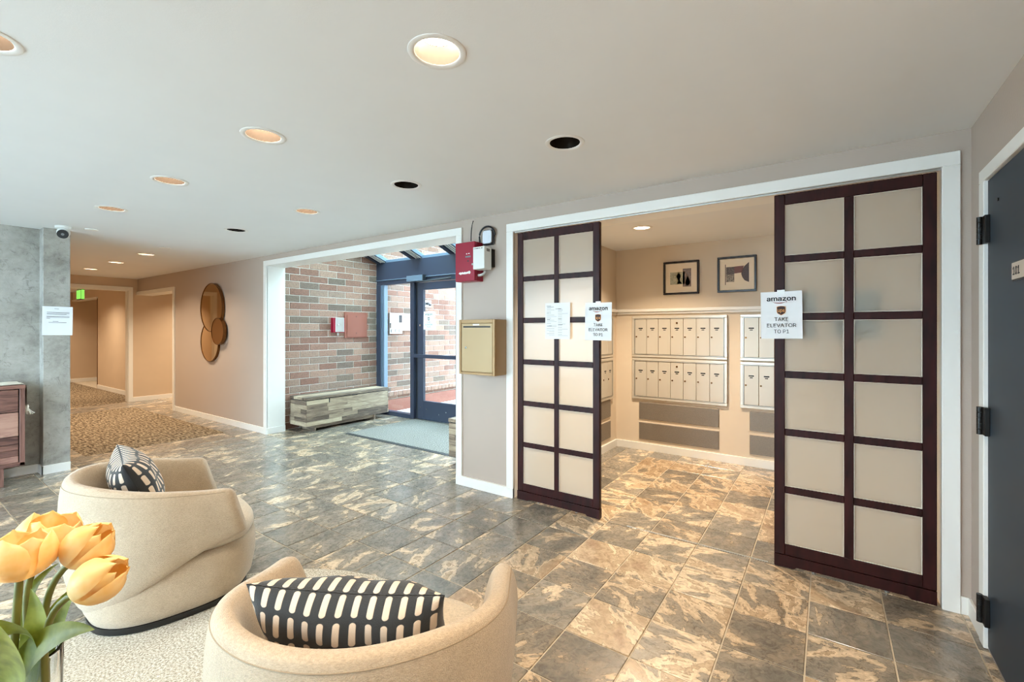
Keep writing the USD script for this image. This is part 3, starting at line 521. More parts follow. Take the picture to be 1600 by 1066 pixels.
# things on the brick wall
t = Thing('key_box', 'small red and silver key switch box on the vestibule brick wall', 'key box', (BX, 4.28, 1.5))
t.part('body', bx(0, .075, -.10, .10, -.115, .115, .004), RED); t.part('cover', bx(.072, .085, -.068, .085, -.105, .115, .003), STEEL); t.part('lock', cyl((.084, -.03, .01), (.094, -.03, .01), .012, 14), CHROME); t.part('conduit', cyl((.04, 0, -.16), (.04, 0, -.114), .012, 12), CONDUIT)
t = Thing('access_panel', 'square terracotta painted access panel on the vestibule brick wall', 'access panel', (BX, 4.63, 1.505))
t.part('frame', bx(0, .022, -.215, .215, -.205, .205, .003), TERRAP); t.part('lid', bx(.02, .028, -.175, .20, -.19, .165, .003), TERRAP)
for z in (-.13, .14): t.part('latch', cyl((.027, 0, z), (.032, 0, z), .010, 12), plain('latch_brown', lin(120, 76, 62), .4))
t = Thing('intercom_panel', 'pale metal entry intercom with buttons on the outside brick wall', 'intercom', (BX, 5.45, 1.54))
t.part('body', bx(0, .05, -.155, .135, -.185, .185, .006), STEEL); t.part('display', bx(.05, .056, -.08, .04, .04, .15, .002), GREYBOX); t.part('speaker', bx(.05, .056, .06, .12, .02, .15, .002), DARKP)
t.part('desk', bx(.05, .085, -.15, .13, -.08, .01, .006), ALU2)
for y in (-.09, 0, .09): t.part('button', cyl((.05, y, -.13), (.062, y, -.13), .03, 18), GREYBOX)
t = Thing('directory_frame', 'white framed directory sheet beside the intercom outside', 'directory', (BX, 5.74, 1.565))
t.part('frame', cat(bx(0, .03, -.15, .16, .12, .155, .003), bx(0, .03, -.15, .16, -.155, -.12, .003), bx(0, .03, -.15, -.12, -.12, .12, .003), bx(0, .03, .13, .16, -.12, .12, .003)), WHITE)
t.part('sheet', bx(0, .018, -.12, .13, -.12, .12, .001), PAPER_BLUE); t.part('heading', bx(.018, .0186, -.10, .11, .085, .10, .0002), GREYP)
t.part('print_line', cat(*[bx(.018, .0186, -.10, .11, z, z + .003, .0002) for z in np.linspace(-.10, .07, 9)]), FAINTP)
t = Thing('wall_bracket', 'small grey metal fixture on the brick wall seen through the door glass', 'fixture', (BX, 6.25, 1.93))
t.part('plate', bx(0, .02, -.10, .10, -.07, .07, .006), STEEL); t.part('hook', cyl((.02, -.03, .0), (.07, -.03, .0), .025, 14), DARKP); t.part('knob', cyl((.02, .05, -.02), (.05, .05, -.02), .018, 12), DARKP)

# ------------------------------------------------------------------ plank benches
def bench(name, label, loc, rot=0):
    t = Thing(name, label, 'storage bench', loc, rot)
    Wd, L, zb, zh = .40, 1.43, .085, .485                  # local: x depth (front at +x), y length from 0
    rows = 6; h = (zh - .045 - zb) / rows
    def planks(n, axis):
        out = []
        for r in range(rows):
            cuts = sorted(random.uniform(.2, .8) for _ in range(n)); e = [0] + cuts + [1]
            out += [(r, a, b) for a, b in zip(e[:-1], e[1:]) if b - a > .08]
        return out
    t.part('carcass', sharp(.012, Wd - .012, .012, L - .012, zb, zh - .04), DARKP)
    for r, a, b in planks(2, 'y'):
        z = zb + r * h
        t.part('plank', bx(Wd - .016, Wd + random.uniform(-.001, .002), .014 + a * (L - .028), .014 + b * (L - .028) - .0015, z, z + h - .0015, .0015), BENCH_Y, seed=random.random())
        t.part('plank', bx(random.uniform(-.002, .001), .016, .014 + a * (L - .028), .014 + b * (L - .028) - .0015, z, z + h - .0015, .0015), BENCH_Y, seed=random.random())
    for r, a, b in planks(1, 'x'):
        z = zb + r * h
        for yy in ((0, .014), (L - .014, L)):
            t.part('plank', bx(a * Wd, b * Wd - .0015, yy[0] + random.uniform(-.001, .001), yy[1], z, z + h - .0015, .0015), BENCH_X, seed=random.random())
    lid = None
    for q in range(4): t.part('lid_plank', bx(-.005 + q * (Wd + .01) / 4, -.005 + (q + 1) * (Wd + .01) / 4 - .0015, -.004, L + .004, zh - .036, zh, .002), BENCH_Y, seed=random.random())
    t.part('finger_pull', bx(Wd - .01, Wd + .006, L * .52, L * .52 + .09, zh - .050, zh - .036, .002), BLACK)
    for y in (.14, L - .26): t.part('leg', bx(.06, Wd - .03, y, y + .03, 0, zb, .003), BENCH_X, seed=random.random())
    t.part('base_board', bx(Wd - .06, Wd - .04, .17, L - .26, .035, zb, .002), BENCH_Y, seed=random.random())
    return t
bench('plank_bench', 'reclaimed grey plank storage bench against the vestibule brick wall', (-6.30, 3.51, 0))
bench('plank_bench', 'second plank storage bench, mostly hidden behind the wall pier', (-2.91, 5.01, 0), 180)

# ------------------------------------------------------------------ sliding panels with frosted panes
def sliding_panel(label, x0, x1, y=W - .002):
    t = Thing('sliding_panel', label, 'sliding door', (x0, y, 0)); w = x1 - x0; T = .036
    s, mn, zb, zt_ = .055, .043, .14, 2.18
    def P(n, m, ma, **k): return t.part(n, m, ma, **k)
    P('stile', bx(0, s, 0, T, .076, 2.245, .003), DARKWOOD); P('stile', bx(w - s, w, 0, T, .076, 2.245, .003), DARKWOOD)
    P('top_rail', bx(s, w - s, 0, T, zt_, 2.245, .003), DARKWOOD); P('bottom_rail', bx(s, w - s, 0, T, .076, zb, .003), DARKWOOD)
    mid = (w - mn) / 2
    P('muntin', bx(mid, mid + mn, .004, T - .004, zb, zt_, .003), DARKWOOD)
    ph = (zt_ - zb + .042) / 6
    for r in range(1, 6):
        z = zb + r * ph - .042
        for a, b in ((s, mid), (mid + mn, w - s)): P('muntin', bx(a, b, .004, T - .004, z, z + .042, .003), DARKWOOD)
    for r in range(6):
        z = zb + r * ph
        for a, b in ((s, mid), (mid + mn, w - s)):
            P('pane', bx(a - .004, b + .004, .015, .021, z - .004, z + ph - .042 + .004, .001), FROST)
            P('glazing_bead', cat(bx(a, a + .004, .007, .015, z, z + ph - .042, .001), bx(b - .004, b, .007, .015, z, z + ph - .042, .001), bx(a, b, .007, .015, z, z + .004, .001), bx(a, b, .007, .015, z + ph - .046, z + ph - .042, .001)), plain('bead_cream', lin(214, 202, 184), .5) if 'bead' not in globals() else globals()['bead'])
    kick = Polygon([(0, .004), (.10, .004), (.115, .016), (w - .115, .016), (w - .10, .004), (w, .004), (w, .074), (0, .074)])
    k = extr(kick, T + .006); P('kick_rail', place(k, (0, T + .002, 0), *FRONT), DARKWOOD)
    P('roller', cyl((.2, T / 2, .0), (.2, T / 2, .02), .012, 12), STEEL); P('roller', cyl((w - .2, T / 2, .0), (w - .2, T / 2, .02), .012, 12), STEEL)
    return t
bead = plain('bead_cream', lin(214, 202, 184), .5)
sliding_panel('left dark wood sliding panel with frosted panes and two sheets', -2.150, -1.405)
sliding_panel('right dark wood sliding panel with frosted panes beside the blue door', -.264, .466)
st('trim_8', cat(bx(MX0, MX1, W + .0, W + .006, MZ - .012, MZ, .001), bx(-1.2, -.3, W + .012, W + .02, -.003, .002, .0005)), STEEL, 'thin metal track of the sliding panels', 'track')

# ------------------------------------------------------------------ paper notices
def paper(name, label, o, axes, w, h, tilt=0, cat_='paper notice', m=PAPER, group=None):
    t = Thing(name, label, cat_, o, group=group)
    ax, ay, az = [np.array(a, float) for a in axes]
    if tilt:
        c, s = math.cos(tilt), math.sin(tilt); ax, ay = c * ax + s * ay, -s * ax + c * ay
    N = 9; g = np.zeros((N, N, 3))
    for i, u in enumerate(np.linspace(0, 1, N)):
        for j, v_ in enumerate(np.linspace(0, 1, N)): g[i, j] = (u * w, v_ * h, .0008 + .003 * (abs(u - .5) * 2) ** 4 * (1 - v_) )
    top = gridmesh(g); g2 = g.copy(); g2[..., 2] -= .0005; bot = gridmesh(g2); bot.faces = bot.faces[:, ::-1]
    t.part('sheet', place(cat(top, bot), (0, 0, 0), ax, ay, az), m)
    t.ax, t.ay, t.az = ax, ay, az
    return t
def on(t, mesh2d): return place(mesh2d, (0, 0, 0), t.ax, t.ay, t.az)
def shape(pts, h=.0006, z=.0036): return extr(Polygon(pts), h, z)
def txt(s, h, cx, y, bold=False, width=None):
    m = meshkit.text_mesh(s, h, .0006, bold)
    if width: m.vertices[:, 0] *= width / (m.bounds[1][0] - m.bounds[0][0])
    m.apply_translation([cx - m.bounds[:, 0].mean(), y, .0036]); return m
SMILE = plain('arrow_brown', lin(150, 62, 40), .6); BROWN = plain('shield_brown', lin(52, 22, 14), .6); TAN = plain('shield_gold', lin(216, 150, 80), .6)
def parcel_sign(label, o, w=.2155, h=.284, tilt=0, axes=FRONT, dim=False):
    t = paper('parcel_sign', label, o, axes, w, h, tilt); cx = w * .5
    ink = GREYP if dim else BLACKP
    t.part('lettering', on(t, txt('amazon', .0265, cx, h * .805, True, w * .70)), ink)
    a = np.linspace(math.radians(236), math.radians(304), 18); R = .064; cy = h * .805 - .005 + R * .82; ccx = cx - .010
    out = [(ccx + R * math.cos(q), cy + R * math.sin(q)) for q in a]; inn = [(ccx + R * math.cos(q), cy + .0045 * math.sin((q - a[0]) / (a[-1] - a[0]) * math.pi) + R * math.sin(q)) for q in a[::-1]]
    tip = out[-1]
    t.part('arrow', on(t, cat(shape(out + inn[1:-1]), shape([(tip[0] - .008, tip[1] + .001), (tip[0] + .005, tip[1] + .003), (tip[0] + .001, tip[1] - .009), (tip[0] + .001, tip[1] + .000)]))), SMILE)
    sx, sy, q = cx, h * .60, .021
    sh = [(-1, .95), (-.6, 1.1), (0, 1.16), (.6, 1.1), (1, .95), (1, -.35), (.85, -.75), (.45, -1.05), (0, -1.3), (-.45, -1.05), (-.85, -.75), (-1, -.35)]
    s1 = t.part('shield', on(t, shape([(sx + x * q, sy + y * q) for x, y in sh])), ink if dim else BROWN)
    t.part('shield_rim', on(t, extr(Polygon([(sx + x * q * 1.12, sy + y * q * 1.1) for x, y in sh]).difference(Polygon([(sx + x * q, sy + y * q) for x, y in sh])), .0005, .0036)), FAINTP if dim else TAN, under=s1)
    m = txt('ups', .021, sx, sy - .010, True, q * 1.7); m.apply_translation([0, 0, .0006]); t.part('shield_lettering', on(t, m), PAPER if dim else TAN, under=s1)
    for line, yy, ww in (('TAKE', .375, .33), ('ELEVATOR', .245, .70), ('TO P1', .115, .36)):
        t.part('lettering', on(t, txt(line, .0215, cx, h * yy, False, w * ww)), ink)
    for xx in (cx - .02,): t.part('tape', on(t, extr(sbox(xx, h - .012, xx + .04, h + .010), .0004, .0042)), TAPE)
    return t
YP = W - .008
parcel_sign('white parcel carrier sign taped to the left sliding panel edge', (-1.522, YP, 1.350), tilt=-.01)
parcel_sign('white parcel carrier sign taped to the right sliding panel edge', (-.333, YP, 1.374), tilt=.012)
parcel_sign('white parcel carrier sign on the glass entrance door', (-5.235, SY + .006, 1.43), w=.225, h=.285, dim=True)
def lines(t, rows, m=FAINTP, th_=.0022):
    t.part('print_line', on(t, cat(*[extr(sbox(x0, y, x1, y + th_), .0004, .0036) for x0, x1, y in rows])), m)
t = paper('notice_list', 'white sheet of small print taped across the left panel muntins', (-1.873, YP, 1.355), FRONT, .2235, .288)
rw = []; r2 = random.Random(3)
for k in range(17):
    y = .245 - k * .0135
    rw.append((.016 + r2.choice([0, 0, .02]), .105 - r2.choice([0, .02, .05]), y)); rw.append((.118, .205 - r2.choice([0, .02, .05]), y - .004))
lines(t, rw); lines(t, [(.015, .055, .262), (.018, .08, .254), (.095, .145, .238), (.12, .16, .227), (.016, .034, .205), (.018, .045, .155), (.12, .15, .158), (.02, .06, .103), (.12, .16, .112)], GREYP, .003)
t = paper('pier_notice', 'white typed notice taped to the grey concrete pier', (-6.348, 1.022, 1.375), EAST, .22, .288, tilt=-.012, m=PAPER_BLUE)
rw = [(.085, .118, .262)] + [(.032, .195 - (k == 2) * .02, .228 - k * .010) for k in range(3)] + [(.03, .195, .188), (.03, .195, .178), (.03, .055, .168)] + [(.075, .115, .138), (.045, .175, .126)]
lines(t, rw, GREYP, .0036)
BACKSHEET = plain('shaded_paper', lin(148, 148, 146), .8)  # white paper greyed so its shade shows through the frosted pane
# sheets on the back of the right panel's frosted glass
for lab, x, w_ in (('sheet taped behind the frosted pane next to the right parcel sign', -.262, .205), ('sheet taped behind the middle of the right panel, seen through two panes', .017, .18), ('narrow sheet taped behind the right panel pane beside its muntin', .125, .115)):
    t = Thing('backing_sheet', lab, 'paper sheet', (x, W - .002 + .0375 + (.001 if w_ < .15 else 0), 1.375)); t.part('sheet', sharp(0, w_, 0, .0006, 0, .275), BACKSHEET)

# ------------------------------------------------------------------ mailboxes
def bank(label, loc, rot, w=1.05, h=.487, n=7):
    t = Thing('mailbox_bank', label, 'mailboxes', loc, rot)      # local: x along the wall, faces -y, origin bottom left at the wall
    fr = .030
    t.part('frame', cat(bx(0, w, -.030, 0, 0, fr, .004), bx(0, w, -.030, 0, h - fr, h, .004), bx(0, fr, -.030, 0, fr, h - fr, .004), bx(w - fr, w, -.030, 0, fr, h - fr, .004)), ALU2)
    t.part('inner_rim', cat(bx(fr, w - fr, -.034, -.0, fr, fr + .006, .001), bx(fr, w - fr, -.034, 0, h - fr - .006, h - fr, .001), bx(fr, fr + .006, -.034, 0, fr, h - fr, .001), bx(w - fr - .006, w - fr, -.034, 0, fr, h - fr, .001)), STEEL)
    t.part('back_plate', sharp(fr, w - fr, -.010, -.002, fr, h - fr), BLACK)
    x0, dw = fr + .006, (w - 2 * fr - .012) / n
    for k in range(n):
        a, b = x0 + k * dw + .0015, x0 + (k + 1) * dw - .0015; c = (a + b) / 2
        d_ = t.part('mailbox_door', bx(a, b, -.028, -.012, fr + .008, h - fr - .008, .002), ALU)
        t.part('name_slot', bx(c - .025, c + .025, -.030, -.027, h - .152, h - .140, .001), BLACK, under=d_)
        t.part('name_plate', bx(c - .014, c + .014, -.030, -.027, h - .170, h - .161, .001), BLACK, under=d_)
        t.part('lock', cyl((a + .018, -.033, h - .245), (a + .018, -.027, h - .245), .009, 12), BRONZE, under=d_)
        if k == n // 2: t.part('master_lock', cyl((c, -.034, h - .085), (c, -.027, h - .085), .011, 12), BRONZE, under=d_)
    return t
b0 = bank('upper middle bank of seven silver mailboxes on the back wall', (-1.928, AY, 1.104), 0)
b0.copy('lower middle bank of seven silver mailboxes on the back wall', (-1.928, AY, .606))
b0.copy('upper right bank of silver mailboxes, partly behind the right sliding panel', (-.755, AY, 1.104))
b0.copy('lower right bank of silver mailboxes, partly behind the right sliding panel', (-.755, AY, .606))
b0.copy('upper bank of silver mailboxes on the left mail room wall', (AX0, 4.13, 1.104), 90)
b0.copy('lower bank of silver mailboxes on the left mail room wall', (AX0, 4.13, .606), 90)
def cover(label, loc, rot=0):
    t = Thing('cover_panel', label, 'cover panel', loc, rot); t.part('plate', bx(0, .882, -.014, 0, 0, .20, .004), PITTED); t.part('edge_frame', cat(bx(-.006, .888, -.006, 0, -.006, 0, .001), bx(-.006, .888, -.006, 0, .2, .206, .001)), ALCOVE); return t
c0 = cover('upper pitted grey cover panel below the middle mailboxes', (-1.847, AY, .368))
c0.copy('lower pitted grey cover panel below the middle mailboxes', (-1.847, AY, .127))
c0.copy('upper pitted grey cover panel below the right mailboxes', (-.666, AY, .374)); c0.copy('lower pitted grey cover panel below the right mailboxes', (-.666, AY, .128))
c0.copy('upper pitted grey cover panel on the left mail room wall', (AX0, 4.25, .39), 90); c0.copy('lower pitted grey cover panel on the left mail room wall', (AX0, 4.25, .14), 90)

# ------------------------------------------------------------------ framed prints
def framed(label, x0, x1, z0, z1):
    t = Thing('framed_print', label, 'picture', (x0, AY, z0)); w, h, b = x1 - x0, z1 - z0, .022
    t.part('frame', cat(bx(0, w, -.03, 0, 0, b, .003), bx(0, w, -.03, 0, h - b, h, .003), bx(0, b, -.03, 0, b, h - b, .003), bx(w - b, w, -.03, 0, b, h - b, .003)), plain('print_frame', lin(30, 20, 16), .3))
    t.part('mat_board', sharp(b, w - b, -.014, -.004, b, h - b), plain('mat_board', lin(236, 220, 196), .8)); return t, w, h
def patch(t, name, pts, m): t.part(name, place(extr(Polygon(pts), .0008), (0, -.0142, 0), *FRONT), m)
def mottled(name, a, b, sc): return mat(name, {'g': ('geometry', {}), 'n': ('noise_texture', {'scale': float(sc), 'detail': 5.0, 'distortion': 1.0}), 'r': ('rgb_ramp', {'ramp': [(.38, a), (.62, b)]}), 'p': ('principled_bsdf', {'roughness': .6})}, [('g.position', 'n.vector'), ('n.fac', 'r.fac'), ('r.color', 'p.base_color')])
t, w, h = framed('left black framed abstract print with pale green and slate blocks', -1.556, -1.165, 1.83, 2.206)
patch(t, 'green_block', [(.075, .115), (.235, .115), (.235, .255), (.075, .255)], mottled('print_green', lin(150, 150, 128), lin(188, 184, 160), 40))
patch(t, 'pale_figure', [(.15, .12), (.165, .16), (.14, .21), (.17, .25), (.195, .21), (.18, .16), (.21, .12)], plain('print_pale', lin(206, 208, 190), .6))
patch(t, 'slate_block', [(.215, .085), (.305, .085), (.305, .29), (.215, .29)], mottled('print_slate', lin(112, 104, 104), lin(146, 124, 112), 50))
patch(t, 'jar_shape', [(.25, .10), (.285, .10), (.297, .14), (.278, .18), (.272, .205), (.262, .205), (.256, .18), (.24, .14)], plain('print_jar', lin(150, 152, 150), .6))
t, w, h = framed('right black framed abstract print with a dark fan shape', -.977, -.60, 1.83, 2.21)
patch(t, 'striped_block', [(.085, .19), (.165, .19), (.165, .27), (.085, .27)], mottled('print_dark', lin(74, 66, 66), lin(112, 102, 98), 60))
patch(t, 'speckled_block', [(.085, .11), (.165, .11), (.165, .19), (.085, .19)], mottled('print_speckle', lin(52, 46, 44), lin(190, 176, 158), 140))
patch(t, 'maroon_block', [(.165, .198), (.245, .205), (.255, .275), (.165, .272)], plain('print_maroon', lin(120, 82, 80), .6))
patch(t, 'fan_shape', [(.305, .10), (.305, .31), (.262, .27), (.238, .225), (.232, .19), (.242, .155), (.265, .12)], mottled('print_fan', lin(70, 60, 62), lin(96, 84, 84), 200))
patch(t, 'side_bar', [(.075, .08), (.081, .08), (.081, .30), (.075, .30)], plain('print_bar', lin(80, 60, 56), .6))

# ------------------------------------------------------------------ devices on the pier wall
t = Thing('alarm_panel', 'red metal alarm communicator box with antenna above the gold box', 'alarm box', (-2.63, W, 2.03))
t.part('body', bx(-.114, .110, -.105, 0, -.172, .172, .004), RED); dd = t.part('door', bx(-.114, .110, -.121, -.105, -.172, .172, .004), RED)
t.part('display', bx(.005, .065, -.1225, -.120, .035, .05, .001), LCD, under=dd); t.part('indicator', cyl((.02, -.1235, .068), (.02, -.120, .068), .006, 10), WHITE, under=dd); t.part('indicator', bx(.035, .055, -.1228, -.120, .066, .072, .001), WHITE, under=dd)
t.part('button', cyl((.036, -.1235, .004), (.036, -.120, .004), .007, 10), DARKP, under=dd); t.part('lock', cyl((.086, -.124, -.028), (.086, -.120, -.028), .010, 14), CHROME, under=dd)
t.part('emblem', place(cat(shape([(-.075, 0), (-.055, .012), (-.05, .005), (-.03, .012), (-.02, .006), (0, .012), (.01, .007), (.035, .012), (.035, -.008), (.0, -.010), (-.035, -.008), (-.05, -.014)], .001, 0), extr(Point(.05, .003).buffer(.014, 6), .001, 0)), (0, -.1215, -.10), *FRONT), WHITE, under=dd, label='white emblem')
t.part('antenna', tube(spline([(.0, -.04, .17), (.003, -.04, .26), (.010, -.04, .32), (.028, -.04, .375)], 14), [.0045] * 10 + [.003] * 3 + [.005], 8), BLACK); t.part('antenna_base', cyl((0, -.04, .17), (0, -.04, .195), .009, 12), STEEL)
t = Thing('power_supply_box', 'white metal box mounted in front of the red alarm box', 'electrical box', (-2.452, W, 2.046))
t.part('body', bx(-.063, .063, -.15, -.05, -.096, .096, .003), WHITEBOX); t.part('vent', bx(.062, .065, -.12, -.075, .056, .080, .001), GREYP); t.part('marking', place(cat(*[extr(sbox(x, 0, x + wd, .006), .0006) for x, wd in ((-.052, .008), (-.034, .012), (-.018, .018), (.006, .012), (.03, .012))]), (0, -.15, .078), *FRONT), BLACKP)
t.part('bracket', bx(-.02, .064, -.05, 0, -.07, .085, .004), BLACK)
t = Thing('junction_box', 'small pale grey junction box with black back above the white box', 'junction box', (-2.445, W, 2.245))
t.part('back_box', bx(-.058, .060, -.036, 0, -.072, .062, .01), DARKP); t.part('lid', place(extr(Polygon([(-.045, -.052), (-.037, -.06), (.041, -.06), (.049, -.052), (.049, .044), (.041, .052), (-.037, .052), (-.045, .044)]), .012), (0, -.036, 0), *FRONT), GREYBOX)
for a, b_ in ((-.04, -.055), (.044, -.055), (-.04, .047), (.044, .047)): t.part('screw', cyl((a, -.050, b_), (a, -.040, b_), .005, 8), STEEL)
a_ = np.linspace(math.pi, .15, 16)
solo('cable_loop', cat(tube([(-2.535, W - .03, 2.206)] + [(-2.455 + .085 * math.cos(q) * 1.0, W - .03, 2.255 + .082 * math.sin(q)) for q in a_] + [(-2.375, W - .02, 2.255)], .008, 10)), DARKP, 'black cable looping over the pale junction box', 'cable', smooth=True)
solo('flexible_conduit', tube(spline([(-2.455, W - .06, 1.955), (-2.455, W - .06, 1.93), (-2.475, W - .07, 1.912), (-2.512, W - .07, 1.908), (-2.54, W - .07, 1.91)], 20), .012, 12), CONDUIT, 'short grey conduit curving under the white box', 'conduit', smooth=True)
t = Thing('drop_box', 'gold metal lockable drop box with a slot on the wall pier', 'drop box', (-2.45, W, 1.28))
t.part('body', cat(bx(-.196, .196, -.17, 0, -.236, .236, .004), bx(-.196, -.172, -.184, -.17, -.236, .236, .003), bx(.172, .196, -.184, -.17, -.236, .236, .003), bx(-.172, .172, -.184, -.17, .205, .236, .003), bx(-.172, .172, -.184, -.17, -.236, -.215, .003)), GOLD)
dd = t.part('door', bx(-.169, .169, -.181, -.168, -.212, .202, .003), GOLD2)
t.part('slot', bx(-.148, .148, -.1822, -.180, .168, .180, .001), BLACK, under=dd); t.part('label_plate', bx(-.04, .03, -.1825, -.180, .186, .198, .001), PAPER, under=dd); t.part('lock', cyl((-.115, -.187, -.005), (-.115, -.180, -.005), .010, 14), CHROME, under=dd); t.part('keyhole', bx(-.117, -.113, -.188, -.186, -.009, -.001, .0005), BLACK, under=dd)

# ------------------------------------------------------------------ round mirrors
t = Thing('round_mirrors', 'three overlapping bronze framed round mirrors on the tan wall', 'mirror', (-7.9, W, 1.6))
def disc(x, z, r, y0, y1, nm, fm):
    p = t.part(nm, place(annulus(r - .008, r, y1 - y0, 0, n=96), (x + 7.9, -y0, z - 1.6), *FRONT), BRONZE)
    t.part('mirror_face', place(extr(Point(0, 0).buffer(r - .007, 24), y1 - y0 - .006), (x + 7.9, -y0, z - 1.6), *FRONT), fm, under=p)
disc(-8.0, 1.24, .315, 0, .035, 'mirror_disc', MIRROR); disc(-7.90, 1.775, .382, .012, .05, 'mirror_disc', MIRROR); disc(-7.62, 1.405, .205, .03, .075, 'mirror_disc', MIRROR_B)

# ------------------------------------------------------------------ blue door
d = Thing('door_2', 'dark slate blue door with black hinges and a number plate', 'door', (XR, DY1, 0), kind='structure')
def D2(n, m, ma, u=None, **k): return d.part(n, m, ma, under=u, world=True, **k)
D2('threshold', sharp(XR - .002, XR + .2, DY0, DY1, -.05, .008), STEEL)
D2('leaf', bx(XR - .004, XR + .04, DY0 + .03, 2.874, .012, 2.095, .003), BLUEDOOR)
D2('casing_head', bx(XR - .018, XR + .004, DY0 - .05, 2.95, 2.098, 2.155, .003), WHITE); D2('casing_upright', bx(XR - .018, XR + .004, 2.878, 2.95, 0, 2.098, .003), WHITE); D2('casing_upright', bx(XR - .018, XR + .004, DY0 - .05, DY0 + .025, 0, 2.098, .003), WHITE)
D2('lining', cat(sharp(XR, XR + .2, 2.876, 2.9, 0, 2.1), sharp(XR, XR + .2, DY0, DY0 + .028, 0, 2.1), sharp(XR + .05, XR + .2, DY0, 2.9, 2.096, 2.11), sharp(XR + .06, XR + .2, DY0, 2.9, 0, 2.1)), WHITE)
for z in (1.875, 1.02, .175):
    h_ = D2('hinge', cat(bx(XR - .022, XR - .004, 2.835, 2.885, z - .062, z + .062, .002)), BLACK)
    for q in range(5): D2('knuckle', cyl((XR - .028, 2.884, z - .062 + q * .025), (XR - .028, 2.884, z - .062 + q * .025 + .0235), .011, 14), BLACK, h_)
D2('plate', bx(XR - .012, XR - .004, 2.30, 2.52, 1.615, 1.688, .002), BLACK); pl = D2('plate_face', bx(XR - .0135, XR - .011, 2.305, 2.515, 1.62, 1.683, .001), plain('plate_tan', lin(196, 182, 166), .5))
D2('number', text('101', .030, (XR - .0135, 2.505, 1.637), WEST, True), BLACKP)
D2('peephole', cyl((XR - .008, 2.72, 1.975), (XR - .002, 2.72, 1.975), .007, 12), BLACK)
D2('lever', cat(cyl((XR - .05, DY0 + .09, 1.0), (XR, DY0 + .09, 1.0), .012), cyl((XR - .05, DY0 + .09, 1.0), (XR - .05, DY0 + .21, 1.0), .009)), STEEL)

# ------------------------------------------------------------------ dresser with runner, camera, hall sign
t = Thing('wood_dresser', 'reddish reclaimed wood dresser against the grey concrete wall', 'dresser', (-6.30, .12, 0))
X0, X1, YA, YB = -.17, .19, -.78, .755                      # local
t.part('case', cat(sharp(X0, X1 - .03, YA + .02, YB - .02, .20, .89)), DARKP)
t.part('side_panel', bx(X0, X1, YB - .035, YB, .175, .905, .003), DRESS_Z, seed=.3); t.part('side_panel', bx(X0, X1, YA, YA + .035, .175, .905, .003), DRESS_Z, seed=.6)
t.part('top_board', bx(X0, X1 + .004, YA - .004, YB + .004, .885, .918, .004), DRESS, seed=.45); t.part('bottom_board', bx(X0, X1, YA, YB, .172, .205, .003), DRESS, seed=.2)
zs = [(.675, .878), (.452, .668), (.375, .447), (.325, .373), (.27, .323), (.208, .267)]
for k, (a, b) in enumerate(zs):
    for q, (ya, yb) in enumerate(((YA + .04, -.02), (-.01, YB - .042))):
        t.part('front_plank', bx(X1 - .03, X1 - .006 + (k % 2) * .002, ya, yb, a, b, .002), DRESS, seed=random.random())
for y in (YB - .20, YA + .09):
    t.part('leg', bx(X1 - .10, X1 - .02, y, y + .07, 0, .175, .003), DRESS_Z, seed=.5); t.part('leg', bx(X0 + .02, X0 + .09, y, y + .07, 0, .175, .003), DRESS_Z, seed=.7)
t.part('leg_rail', bx(X1 - .08, X1 - .05, YA + .1, YB - .14, .08, .15, .002), DRESS, seed=.1)
r_ = Thing('table_runner', 'cream cloth runner with tassels draped over the dresser end', 'table runner', (-6.30, .12, .918))
P_ = []
for y, z in [(YA + .06, .004), (-.3, .006), (.2, .004), (.5, .007), (YB - .06, .012), (YB - .01, .010), (YB + .012, -.004), (YB + .016, -.06), (YB + .014, -.13), (YB + .02, -.20)]:
    P_.append([(x, y, z + (.004 * math.sin(x * 30) if z > 0 else 0)) for x in np.linspace(-.13, .17, 12)])
P_ = np.array(P_); m1 = gridmesh(P_); m2 = gridmesh(P_ + [0, 0, -.003]); m2.faces = m2.faces[:, ::-1]
r_.part('cloth', cat(m1, m2), CREAMCLOTH, smooth=True)
for x in np.linspace(-.10, .165, 5):
    for _ in range(1):
        tas = [tube([(x, YB + .02, -.19), (x, YB + .022, -.21), (x, YB + .022, -.222)], [.005, .007, .004], 8)]
        for q in range(9):
            e = (x + random.uniform(-.02, .02), YB + .03 + random.uniform(-.01, .035), -.27 + random.uniform(-.02, .02)); tas.append(tube([(x, YB + .022, -.22), ((x + e[0]) / 2, (YB + .022 + e[1]) / 2, -.25), e], .0014, 5))
        r_.part('tassel', cat(*tas), CREAMCLOTH)
t = Thing('security_camera', 'white turret security camera on the ceiling above the concrete pier', 'security camera', (-6.13, 1.135, H))
t.part('base', lathe([(.0005, 0), (.06, 0), (.06, -.02), (.045, -.03), (.0005, -.03)], 28), WHITEBOX, smooth=30)
ball = trimesh.creation.icosphere(3, .05); ball.apply_translation([.005, 0, -.062]); t.part('ball', ball, WHITEBOX, smooth=True)
dv = np.array([.78, -.25, -.45]); dv /= np.linalg.norm(dv); c_ = np.array([.005, 0, -.062])
t.part('face', cyl(c_ + dv * .030, c_ + dv * .050, .042, 28), DARKP); t.part('lens', cyl(c_ + dv * .048, c_ + dv * .054, .012, 18), LCD)
t = Thing('exit_sign', 'green glowing exit sign hanging inside the far doorway', 'exit sign', (-11.9, 2.42, 2.10))
t.part('housing', bx(-.16, .16, .0, .05, -.09, .11, .004), DARKP); t.part('face', bx(-.15, .15, -.004, .0, -.075, .095, .002), GREENSIGN); t.part('end_face', bx(.16, .164, .002, .048, -.08, .10, .002), GREENSIGN); t.part('stem', cyl((0, .025, .11), (0, .025, .345), .012), WHITE)
t = Thing('emergency_light', 'small white emergency light head beside the exit sign', 'emergency light', (-11.9, 2.18, 2.12))
